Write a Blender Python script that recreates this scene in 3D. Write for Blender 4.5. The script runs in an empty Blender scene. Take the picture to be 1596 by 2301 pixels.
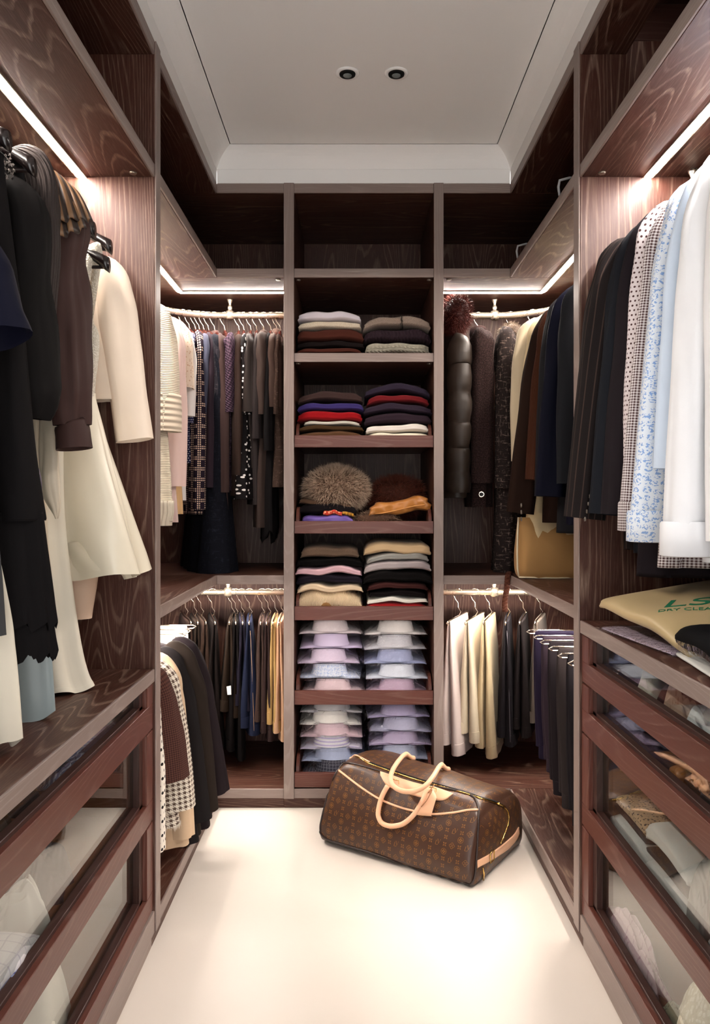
import bpy, bmesh, math, random
import numpy as np
from mathutils import Vector, Matrix
from mathutils.bvhtree import BVHTree

# ------------------------------------------------------------------ camera, world, light, exposure
F, CX, CY, H = 1740.0, 798.0, 1125.0, 1.211      # focal length and horizon in photo pixels, eye height in metres
S = bpy.context.scene
COL = S.collection
cam_d = bpy.data.cameras.new('camera'); cam = bpy.data.objects.new('camera', cam_d); COL.objects.link(cam)
cam.location = (0, 0, H); cam.rotation_euler = (math.pi / 2, 0, 0)
cam_d.sensor_fit = 'VERTICAL'; cam_d.sensor_height = 36.0; cam_d.sensor_width = 36.0
cam_d.lens = F / 2301 * 36.0; cam_d.shift_y = -(1150.5 - CY) / 2301; cam_d.clip_start = 0.02
S.camera = cam
S.view_settings.view_transform = 'Standard'; S.view_settings.look = 'None'
S.view_settings.gamma = 1.0; S.view_settings.use_curve_mapping = False
S.view_settings.exposure = 0.56
cy = S.cycles
cy.max_bounces = 5; cy.diffuse_bounces = 3; cy.glossy_bounces = 2; cy.transmission_bounces = 2; cy.transparent_max_bounces = 12
cy.caustics_reflective = False; cy.caustics_refractive = False
cy.use_adaptive_sampling = True; cy.adaptive_threshold = 0.10; cy.adaptive_min_samples = 16
wd = bpy.data.worlds.new('added_fill_light'); S.world = wd; wd.use_nodes = True  # even surround light added as fill, coming in by the open near end
wd.node_tree.nodes['Background'].inputs[0].default_value = (1.0, 0.98, 0.96, 1)
wd.node_tree.nodes['Background'].inputs[1].default_value = 2.8
LED_STRENGTH = 235.0
LED_COL = (1.0, 0.90, 0.81, 1)

# ------------------------------------------------------------------ room numbers (metres)
XL, XR, DB = -0.544, 0.611, 3.045                 # front planes of the wardrobes
WL, WR, WB = -1.174, 1.241, 3.675                 # walls behind them
D0, D1 = 2.102, 2.150                             # the divider panels
YN = 0.35                                         # near end of the side runs
ZB0, ZB1, ZM0, ZM1, ZU0, ZU1, ZT0, ZT1 = .040, .077, .882, .917, 2.0895, 2.1245, 2.422, 2.459
ZF, ZC = 2.515, 2.585
RU, RL = 2.018, 0.811                             # heights of the upper and lower clothes rails

def P(u, v, Y): return Vector(((u - CX) / F * Y, Y, H - (v - CY) / F * Y))
def PX(u, Y): return (u - CX) / F * Y
def PZ(v, Y): return H - (v - CY) / F * Y
def zb(v): return H - (v - CY) * 0.00175

# ------------------------------------------------------------------ material helpers
MATS = {}
def rgb(r, g, b):
    f = lambda c: ((c / 255 + .055) / 1.055) ** 2.4 if c / 255 > .04045 else c / 255 / 12.92
    return (f(r), f(g), f(b), 1.0)
class NT:
    def __init__(s, name):
        s.mat = bpy.data.materials.new(name); s.mat.use_nodes = True
        s.t = s.mat.node_tree; s.n = s.t.nodes; s.bsdf = s.n['Principled BSDF']; s.out = s.n['Material Output']
    def add(s, typ, **kw):
        nd = s.n.new(typ)
        for k, v in kw.items():
            if k.startswith('_'): s.set(nd.inputs[k[1:].replace('_', ' ')], v)
            else: setattr(nd, k, v)
        return nd
    def set(s, sock, v):
        if isinstance(v, bpy.types.NodeSocket): s.t.links.new(v, sock)
        else: sock.default_value = v
    def m(s, op, a, b=0.0, c=0.0):
        nd = s.n.new('ShaderNodeMath'); nd.operation = op
        for i, v in enumerate((a, b, c)): s.set(nd.inputs[i], v)
        return nd.outputs[0]
    def mix(s, f, a, b):
        nd = s.n.new('ShaderNodeMix'); nd.data_type = 'RGBA'
        s.set(nd.inputs[0], f); s.set(nd.inputs[6], a); s.set(nd.inputs[7], b)
        return nd.outputs[2]
    def ramp(s, f, stops):
        nd = s.n.new('ShaderNodeValToRGB'); el = nd.color_ramp.elements
        while len(el) < len(stops): el.new(.5)
        for e, (p, c) in zip(el, stops): e.position = p; e.color = c if len(c) == 4 else (*c, 1)
        s.set(nd.inputs[0], f); return nd.outputs[0]
    def coord(s, kind='Object', scale=(1, 1, 1), rot=(0, 0, 0)):
        tc = s.n.new('ShaderNodeTexCoord'); mp = s.n.new('ShaderNodeMapping')
        s.t.links.new(tc.outputs[kind], mp.inputs[0])
        mp.inputs['Scale'].default_value = scale; mp.inputs['Rotation'].default_value = rot
        return mp.outputs[0]
    def noise(s, co, scale, detail=3, rough=.5, dist=0.0):
        nd = s.add('ShaderNodeTexNoise'); s.set(nd.inputs['Vector'], co)
        nd.inputs['Scale'].default_value = scale; nd.inputs['Detail'].default_value = detail
        nd.inputs['Roughness'].default_value = rough; nd.inputs['Distortion'].default_value = dist
        return nd.outputs['Fac']
    def bump(s, h, strength=.3, dist=.002):
        nd = s.add('ShaderNodeBump'); nd.inputs['Strength'].default_value = strength; nd.inputs['Distance'].default_value = dist
        s.set(nd.inputs['Height'], h); s.t.links.new(nd.outputs[0], s.bsdf.inputs['Normal'])
    def base(s, col, rough=.8, spec=.3, metal=0.0):
        s.set(s.bsdf.inputs['Base Color'], col); s.set(s.bsdf.inputs['Roughness'], rough)
        s.bsdf.inputs['Specular IOR Level'].default_value = spec; s.bsdf.inputs['Metallic'].default_value = metal

def plain(name, col, rough=.6, spec=.4, metal=0.0, emit=None, es=0):
    if name in MATS: return MATS[name]
    t = NT(name); t.base(col, rough, spec, metal)
    nz = t.noise(t.coord('Object'), 40, 2)
    t.set(t.bsdf.inputs['Roughness'], t.m('ADD', t.m('MULTIPLY', nz, .08), rough - .04))
    if emit: t.bsdf.inputs['Emission Color'].default_value = emit; t.bsdf.inputs['Emission Strength'].default_value = es
    MATS[name] = t.mat; return t.mat

def wood(axis, kind='panel'):
    """limed dark oak, grain along axis 0/1/2"""
    key = 'oak_%s_%d' % (kind, axis)
    if key in MATS: return MATS[key]
    dark, mid, lime, amt, rough = {
        'panel': (rgb(34, 17, 12), rgb(80, 40, 28), rgb(164, 138, 120), .76, .46),
        'edge': (rgb(120, 104, 98), rgb(147, 130, 123), rgb(186, 173, 165), .50, .42),
        'front': (rgb(74, 38, 30), rgb(102, 56, 45), rgb(158, 130, 120), .40, .38),
        'amber': (rgb(92, 50, 20), rgb(128, 76, 34), rgb(160, 118, 76), .3, .4),
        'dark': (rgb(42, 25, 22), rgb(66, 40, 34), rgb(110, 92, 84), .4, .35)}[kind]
    t = NT(key)
    sc = [1.0, 1.0, 1.0]; sc[axis] = .10
    co = t.coord('Object', tuple(sc))
    sc2 = [1.0, 1.0, 1.0]; sc2[axis] = .026
    co2 = t.coord('Object', tuple(sc2))
    big = t.noise(co, 3.6, 2, .5)
    wob = t.noise(co, 17, 3, .55)
    ring = t.m('ADD', t.m('MULTIPLY', big, 52.0), t.m('MULTIPLY', wob, 1.6))
    saw = t.m('FRACT', ring)
    line = t.ramp(saw, [(0, (0, 0, 0)), (.66, (0, 0, 0)), (.84, (1, 1, 1)), (.94, (.8, .8, .8)), (1, (0, 0, 0))])
    pores = t.noise(co2, 640, 3, .65)
    pl = t.ramp(pores, [(.50, (0, 0, 0)), (.68, (1, 1, 1))])
    patch = t.ramp(t.noise(co, 26, 2), [(.32, (0, 0, 0)), (.62, (1, 1, 1))])
    lines = t.m('MULTIPLY', t.m('MULTIPLY', line, t.m('MULTIPLY_ADD', pl, .65, .35)), t.m('MULTIPLY_ADD', patch, .7, .3))
    fib = t.m('MULTIPLY', pl, .20)
    f = t.m('MULTIPLY', t.m('MAXIMUM', lines, fib), amt)
    basec = t.mix(t.m('MULTIPLY', t.m('ADD', big, wob), .55), dark, mid)
    t.base(t.mix(f, basec, lime), rough, .35)
    t.bump(t.m('MULTIPLY', lines, -1.0), .22, .0008)
    MATS[key] = t.mat; return t.mat

# ------------------------------------------------------------------ object helpers
def tag(o, label=None, cat=None, group=None, kind=None):
    if label: o['label'] = label
    if cat: o['category'] = cat
    if group: o['group'] = group
    if kind: o['kind'] = kind
    return o
def thing(name, label, cat, loc=(0, 0, 0), rz=0.0, group=None):
    o = bpy.data.objects.new(name, None); COL.objects.link(o); o.empty_display_size = .05
    o.location = loc; o.rotation_euler = (0, 0, rz)
    return tag(o, label, cat, group)
def link(name, me, parent=None, loc=None, rot=None):
    o = bpy.data.objects.new(name, me); COL.objects.link(o)
    if parent is not None: o.parent = parent
    if loc is not None: o.location = loc
    if rot is not None: o.rotation_euler = rot
    return o
def mk(name, V, Fc, mat, parent=None, uv=None, smooth=True, loc=None, rot=None):
    me = bpy.data.meshes.new(name)
    V = np.asarray(V, dtype=float).reshape(-1, 3)
    me.from_pydata(V.tolist(), [], [tuple(map(int, f)) for f in Fc])
    if uv is not None:
        ul = me.uv_layers.new(name='UVMap')
        idx = np.empty(len(me.loops), dtype=np.int32); me.loops.foreach_get('vertex_index', idx)
        ul.data.foreach_set('uv', np.asarray(uv, dtype=np.float32).reshape(-1, 2)[idx].ravel())
    if smooth: me.polygons.foreach_set('use_smooth', [True] * len(me.polygons))
    if mat: me.materials.append(mat)
    me.update()
    return link(name, me, parent, loc, rot)
class MB:
    """collects boxes, prisms and tubes into one mesh"""
    def __init__(s): s.v = []; s.f = []
    def add(s, V, Fc):
        n = len(s.v); s.v += [tuple(map(float, p)) for p in V]; s.f += [tuple(int(i) + n for i in f) for f in Fc]; return s
    def box(s, a, b, bev=.0012):
        (x0, y0, z0), (x1, y1, z1) = a, b
        e = min(bev, (x1 - x0) / 3, (y1 - y0) / 3, (z1 - z0) / 3)
        V = []; idx = {}
        for i, x in enumerate((x0, x1)):
            for j, y in enumerate((y0, y1)):
                for k, z in enumerate((z0, z1)):
                    sx, sy, sz = (1 - 2 * i), (1 - 2 * j), (1 - 2 * k)
                    for ax in range(3):
                        p = [x + sx * e, y + sy * e, z + sz * e]; p[ax] = (x, y, z)[ax]
                        idx[i, j, k, ax] = len(V); V.append(p)
        Fs = []
        g = lambda i, j, k, a: idx[i, j, k, a]
        Fs += [(g(0,0,0,0), g(0,0,1,0), g(0,1,1,0), g(0,1,0,0)), (g(1,0,0,0), g(1,1,0,0), g(1,1,1,0), g(1,0,1,0))]
        Fs += [(g(0,0,0,1), g(1,0,0,1), g(1,0,1,1), g(0,0,1,1)), (g(0,1,0,1), g(0,1,1,1), g(1,1,1,1), g(1,1,0,1))]
        Fs += [(g(0,0,0,2), g(0,1,0,2), g(1,1,0,2), g(1,0,0,2)), (g(0,0,1,2), g(1,0,1,2), g(1,1,1,2), g(0,1,1,2))]
        for k in (0, 1):
            for j in (0, 1): Fs.append((g(0,j,k,1), g(1,j,k,1), g(1,j,k,2), g(0,j,k,2)))
            for i in (0, 1): Fs.append((g(i,0,k,0), g(i,1,k,0), g(i,1,k,2), g(i,0,k,2)))
        for i in (0, 1):
            for j in (0, 1): Fs.append((g(i,j,0,0), g(i,j,1,0), g(i,j,1,1), g(i,j,0,1)))
        for i in (0, 1):
            for j in (0, 1):
                for k in (0, 1): Fs.append((g(i,j,k,0), g(i,j,k,1), g(i,j,k,2)))
        return s.add(V, Fs)
    def tube(s, pts, r, n=8, caps=True):
        V, Fs = tube(pts, r, n, caps); return s.add(V, Fs)
    def build(s, name, mat, parent=None, smooth=False):
        off = Vector((0, 0, 0)) if parent is None or parent.rotation_euler.z else parent.location
        V = [(x - off.x, y - off.y, z - off.z) for x, y, z in s.v]
        o = mk(name, V, s.f, mat, parent, None, smooth)
        bm = bmesh.new(); bm.from_mesh(o.data); bmesh.ops.recalc_face_normals(bm, faces=bm.faces); bm.to_mesh(o.data); bm.free()
        return o
def tube(pts, r, n=8, caps=True):
    pts = [Vector(p) for p in pts]; V = []; Fs = []
    rr = r if hasattr(r, '__len__') else [r] * len(pts)
    prev = None
    for i, p in enumerate(pts):
        t = (pts[min(i + 1, len(pts) - 1)] - pts[max(i - 1, 0)]).normalized()
        if prev is None:
            a = Vector((0, 0, 1)) if abs(t.z) < .9 else Vector((1, 0, 0)); nrm = t.cross(a).normalized()
        else:
            nrm = (prev - t * prev.dot(t)); nrm = nrm.normalized() if nrm.length > 1e-6 else prev
        prev = nrm; bn = t.cross(nrm)
        for k in range(n):
            a = 2 * math.pi * k / n; V.append(p + (nrm * math.cos(a) + bn * math.sin(a)) * rr[i])
        if i:
            for k in range(n):
                Fs.append(((i - 1) * n + k, (i - 1) * n + (k + 1) % n, i * n + (k + 1) % n, i * n + k))
    if caps: Fs.append(tuple(range(n))[::-1]); Fs.append(tuple((len(pts) - 1) * n + k for k in range(n)))
    return V, Fs
def lathe(prof, n=20):
    """prof: [(r, z)] -> verts, faces"""
    V = [(r * math.cos(2 * math.pi * k / n), r * math.sin(2 * math.pi * k / n), z) for r, z in prof for k in range(n)]
    Fs = [(i * n + k, i * n + (k + 1) % n, (i + 1) * n + (k + 1) % n, (i + 1) * n + k) for i in range(len(prof) - 1) for k in range(n)]
    return V, Fs
def crom(ctrl, n):
    """Catmull-Rom through rows of ctrl, n samples"""
    c = np.asarray(ctrl, float); m = len(c)
    if m == 2: return c[0] + (c[1] - c[0]) * np.linspace(0, 1, n)[:, None]
    c = np.vstack([2 * c[0] - c[1], c, 2 * c[-1] - c[-2]])
    t = np.linspace(0, m - 1, n); i = np.minimum(t.astype(int), m - 2); f = (t - i)[:, None]
    p0, p1, p2, p3 = c[i], c[i + 1], c[i + 2], c[i + 3]
    return .5 * ((2 * p1) + (-p0 + p2) * f + (2 * p0 - 5 * p1 + 4 * p2 - p3) * f ** 2 + (-p0 + 3 * p1 - 3 * p2 + p3) * f ** 3)
def grid_faces(nr, ns, closed=True, cap0=False, cap1=False):
    i = np.arange(nr - 1)[:, None] * ns; k = np.arange(ns if closed else ns - 1)[None, :]
    k2 = (k + 1) % ns
    Fs = np.stack([i + k, i + k2, i + ns + k2, i + ns + k], -1).reshape(-1, 4).tolist()
    if cap0: Fs.append(list(range(ns))[::-1])
    if cap1: Fs.append([(nr - 1) * ns + j for j in range(ns)])
    return Fs
def two_grids(A, B):
    """faces and vertices of an outer skin A and a turned-in hem B that starts on A's last ring with its own vertices"""
    n = A.shape[1]; V = np.concatenate([A, A[-1:], B], 0); na = A.shape[0]
    Fs = grid_faces(na, n, True, True, False) + [[i + na * n for i in f] for f in grid_faces(1 + B.shape[0], n, True, False, True)]
    return V, Fs
def wbox(unit, name, a, b, axis, kind='panel', bev=.0012):
    return MB().box(a, b, bev).build(name, wood(axis, kind), unit)
# ------------------------------------------------------------------ the room
def m_floor():
    t = NT('cream_resin'); co = t.coord('Object')
    nz = t.noise(co, 2.5, 3); n2 = t.noise(co, 60, 2)
    t.base(t.mix(nz, rgb(222, 212, 201), rgb(231, 222, 212)), t.m('MULTIPLY_ADD', n2, .06, .34), .35)
    return t.mat
def m_paint(name, c):
    t = NT(name); co = t.coord('Object'); nz = t.noise(co, 90, 2)
    t.base(t.mix(t.noise(co, 1.4, 2), c, tuple(x * .96 for x in c[:3]) + (1,)), .85, .2); t.bump(nz, .05, .0004); return t.mat
M_FLOOR, M_WHITE, M_WALL = m_floor(), m_paint('ceiling_paint', rgb(249, 248, 246)), m_paint('wall_paint', rgb(222, 216, 206))
YF = -0.5
def struct(name, mb, mat): return tag(mb.build(name, mat), kind='structure')
struct('floor', MB().box((WL - .1, YF - .1, -.06), (WR + .1, WB + .1, 0)), M_FLOOR)  # cut short behind the camera so the fill light reaches the ceiling
struct('ceiling', MB().box((XL - .05, YF - .1, ZC), (XR + .05, DB + .05, ZC + .06)), M_WHITE)
struct('wall_left', MB().box((WL - .1, YF - .1, 0), (WL, WB + .1, 2.7)), M_WALL)
struct('wall_right', MB().box((WR, YF - .1, 0), (WR + .1, WB + .1, 2.7)), M_WALL)
struct('wall_back', MB().box((WL, WB, 0), (WR, WB + .1, 2.7)), M_WALL)
struct('wall_front', MB().box((WL, YF - .1, 0), (XL - .02, YF, 2.7)).box((XR + .02, YF - .1, 0), (WR, YF, 2.7)).box((XL - .02, YF - .1, 2.42), (XR + .02, YF, 2.7)), M_WALL)  # unseen end wall, its opening enlarged to let in the added fill light
# fascia boards and cove mouldings of the ceiling tray
struct('trim_1', MB().box((XL - .02, YF, ZT1), (XL, DB, ZF)), M_WHITE)
struct('trim_2', MB().box((XR, YF, ZT1), (XR + .02, DB, ZF)), M_WHITE)
struct('trim_3', MB().box((XL, DB, ZT1), (XR, DB + .02, ZF)), M_WHITE)
def cove(name, a, b, inward, na, nb):
    """concave cove from the fascia top to the ceiling, mitred at its ends"""
    V = []; n = 9
    prof = [(.061 * t + .006 * math.sin(t * math.pi) * -1, .07 * t + .006 * math.sin(t * math.pi)) for t in np.linspace(0, 1, n)]
    prof = [(-.02, 0), (0, 0)] + prof[1:] + [(.064, .07), (.064, .085), (-.02, .085)]
    for base, mitre in ((a, na), (b, nb)):
        for d, z in prof:
            p = Vector(base) + Vector(inward) * d + Vector(mitre) * d; V.append((p.x, p.y, ZF + z))
    m = len(prof); Fs = [(i, (i + 1) % m, m + (i + 1) % m, m + i) for i in range(m)] + [tuple(range(m))[::-1], tuple(range(m, 2 * m))]
    mb = MB(); mb.add(V, Fs); o = struct(name, mb, M_WHITE); return o
cove('trim_4', (XL, YF, 0), (XL, DB, 0), (1, 0, 0), (0, 0, 0), (0, -1, 0))
cove('trim_5', (XR, YF, 0), (XR, DB, 0), (-1, 0, 0), (0, 0, 0), (0, -1, 0))
cove('trim_6', (XL, DB, 0), (XR, DB, 0), (0, -1, 0), (1, 0, 0), (-1, 0, 0))

# ------------------------------------------------------------------ fitted wardrobes
FR = .02   # depth of lipping
def edge_y(u, name, x0, x1, y, z0, z1): return wbox(u, name, (x0, y - .004, z0), (x1, y, z1), 0, 'edge')
# central tower
tw = thing('shelf_tower', 'dark limed oak shelf tower with pull out trays between the two hanging bays', 'cabinet', (.035, DB + .3, 0))
TX0, TX1, TX2, TX3 = -.280, -.2397, .3098, .348
for a, b in ((TX0, TX1), (TX2, TX3)):
    p = wbox(tw, 'upright', (a, DB - .002, ZB0), (b, WB - .016, ZT1), 2, 'panel')
    wbox(p, 'lipping', (a, DB - .006, ZB0), (b, DB - .002, ZT1), 2, 'edge').location = -p.parent.location
wbox(tw, 'back_panel', (TX0, WB - .016, ZB0), (TX3, WB - .002, ZT1), 2)
def tshelf(z0, z1, name='shelf', kind='edge'):
    s_ = wbox(tw, name, (TX1, DB + .006, z0), (TX2, WB - .016, z1), 0)
    wbox(s_, 'lipping', (TX1, DB + .001, z0), (TX2, DB + .006, z1), 0, kind).location = -s_.parent.location
    return s_
tshelf(ZT0, ZT1, 'top_panel'); tshelf(ZU0, ZU1); tshelf(zb(813), zb(793)); tshelf(ZB0, ZB1, 'base_panel')
wbox(tw, 'plinth', (TX0, DB + .008, 0), (TX3, DB + .03, ZB0), 0)
TRAYS = [(978, 1005), (1171, 1199), (1363, 1394), (1553, 1584), (1738, 1770)]
for v0, v1 in TRAYS:
    z1, z0 = zb(v0), zb(v1)
    tr = wbox(tw, 'tray', (TX1 + .004, DB + .02, z0 + .008), (TX2 - .004, WB - .05, z0 + .022), 0, 'dark')
    wbox(tr, 'tray_front', (TX1 + .001, DB + .002, z0), (TX2 - .001, DB + .02, z1), 0, 'front').location = -tr.parent.location
    for x0 in (TX1 + .006, TX2 - .018):
        pr = [(DB + .02, z0 + .022)] + [(DB + .09 - .07 * math.cos(t), z1 - .01 + .065 * math.sin(t)) for t in np.linspace(0, math.pi / 2, 8)] + [(WB - .06, z1 + .055), (WB - .06, z0 + .022)]
        mb = MB(); m = len(pr)
        mb.add([(x0, y, z) for y, z in pr] + [(x0 + .012, y, z) for y, z in pr],
               [(i, (i + 1) % m, m + (i + 1) % m, m + i) for i in range(m)] + [tuple(range(m)), tuple(range(m, 2 * m))[::-1]])
        o = mb.build('tray_side', wood(1, 'front'), tr); o.location = -tr.parent.location
M_FIT = plain('nickel_fitting', rgb(150, 140, 128), .3, .5, .8)
def fixing(unit, x, y, z):
    V, Fs = lathe([(.0, -.004), (.009, -.004), (.010, 0), (.0, 0)], 14)
    mb = MB(); mb.add([(a + x, b + y, c + z) for a, b, c in V], Fs); mb.build('shelf_fixing', M_FIT, unit, True)
for z in (ZU0, zb(813)):
    for x in (TX1 + .014, TX2 - .014): fixing(tw, x, DB + .035, z)

# corner hanging bays (one on each side of the tower)
def corner(name, label, sgn):
    xf, xw = (XL, WL) if sgn < 0 else (XR, WR)
    xt = TX0 if sgn < 0 else TX3                                   # tower side
    u = thing(name, label, 'wardrobe', ((xf + xw) / 2, 2.9, 0))
    def span(a, b): return (min(a, b), max(a, b))
    def back_board(nm, z0, z1, kind='panel'):
        x0, x1 = span(xw + .0 * sgn, xt)
        s_ = wbox(u, nm, (x0 + (.015 if sgn < 0 else 0), DB + .006, z0), (x1 - (.015 if sgn > 0 else 0), WB - .016, z1), 0, kind)
        a, b = span(xf, xt); wbox(s_, 'lipping', (a, DB + .001, z0), (b, DB + .006, z1), 0, 'edge').location = -u.location
    def side_board(nm, z0, z1, kind='panel'):
        a, b = span(xf - .006 * (-sgn), xw); a, b = (a + (.015 if sgn < 0 else 0), b - (.015 if sgn > 0 else 0))
        s_ = wbox(u, nm, (a, D1, z0), (b, DB + .006, z1), 1, kind)
        a, b = span(xf, xf + .006 * sgn); wbox(s_, 'lipping', (a, D1, z0), (b, DB + .001, z1), 1, 'edge').location = -u.location
    for nm, z0, z1 in (('base_panel', ZB0, ZB1), ('shelf', ZM0, ZM1), ('shelf', ZU0, ZU1), ('top_panel', ZT0, ZT1)):
        back_board(nm, z0, z1); side_board(nm, z0, z1)
    x0, x1 = span(xw, xt)
    wbox(u, 'back_panel', (x0 + .002, WB - .016, ZB0), (x1 - .002, WB - .002, ZT1), 2)
    a, b = span(xw + .002 * -sgn, xw + .015 * -sgn); wbox(u, 'back_panel', (a, D1, ZB0), (b, WB - .016, ZT1), 2)
    a, b = span(xf, xt); wbox(u, 'plinth', (a, DB + .008, 0), (b, DB + .03, ZB0), 0)
    a, b = span(xf + .008 * sgn, xf + .03 * sgn); wbox(u, 'plinth', (a, D0, 0), (b, DB + .03, ZB0), 1)
    fixing(u, xt + .025 * sgn, DB + .03, ZU0)
    # divider panel towards the near section
    a, b = span(xf, xw + .002 * -sgn)
    dv = wbox(u, 'divider', (a, D0, ZB0), (b, D1, ZT1), 2)
    a, b = span(xf - .004 * sgn, xf); wbox(dv, 'lipping', (a, D0, ZB0), (b, D1, ZT1), 2, 'edge').location = -u.location
    return u
cl = corner('corner_wardrobe', 'dark oak corner wardrobe left of the shelf tower, two hanging levels', -1)
cr = corner('corner_wardrobe', 'dark oak corner wardrobe right of the shelf tower, two hanging levels', 1)
M_HOOKW = plain('grey_plastic_hook', rgb(170, 170, 172), .4, .5)
for lb, y in (('bent grey wire hook on the upper right shelf edge, near the coats', 2.93), ('bent grey wire hook on the upper right shelf edge, near the divider', 2.33)):
    w_ = thing('wire_hook', lb, 'hook', (XR + .005, y, ZU1)); V, Fs = tube([(.0, 0, .004), (-.004, 0, .03), (.0, 0, .05), (.03, 0, .058), (.12, 0, .056), (.15, 0, .004)], .004, 8); mk('wire', V, Fs, M_HOOKW, w_)
def side_unit(label, sgn):
    xf, xw = (XL, WL) if sgn < 0 else (XR, WR)
    u = thing('hanging_wardrobe', label, 'wardrobe', ((xf + xw) / 2, 1.2, 0))
    span = lambda a, b: (min(a, b), max(a, b))
    xs = xw if sgn < 0 else .752                                    # the right-hand top panel stops short of a dark void
    for nm, z0, z1, xe in (('shelf', ZU0, ZU1, xw), ('top_panel', ZT0, ZT1, xs)):
        a, b = span(xf + .006 * sgn, xe - .015 * sgn)
        s_ = wbox(u, nm, (a, YN, z0), (b, D0, z1), 1)
        a, b = span(xf, xf + .006 * sgn); wbox(s_, 'lipping', (a, YN, z0), (b, D0, z1), 1, 'edge').location = -u.location
    a, b = span(xw - .002 * sgn, xw - .015 * sgn); zt = .755 if sgn < 0 else .887; wbox(u, 'back_panel', (a, YN, zt), (b, D0, ZT1), 2)
    a, b = span(xf, xw - .015 * sgn); wbox(u, 'end_panel', (a, YN - .04, zt), (b, YN, ZT1), 2)
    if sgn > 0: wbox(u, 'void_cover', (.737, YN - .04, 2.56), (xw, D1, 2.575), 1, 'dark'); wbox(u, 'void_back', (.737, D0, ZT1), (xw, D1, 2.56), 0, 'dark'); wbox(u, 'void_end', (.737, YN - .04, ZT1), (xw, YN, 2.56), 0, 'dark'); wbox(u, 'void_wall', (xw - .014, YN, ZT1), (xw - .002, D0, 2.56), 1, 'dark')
    fixing(u, xf + .05 * sgn, D0 - .03, ZU0)
    return u
side_unit('dark oak hanging section with long dresses above the near left worktop', -1)
side_unit('dark oak hanging section with suits and shirts above the near right worktop', 1)

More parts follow.
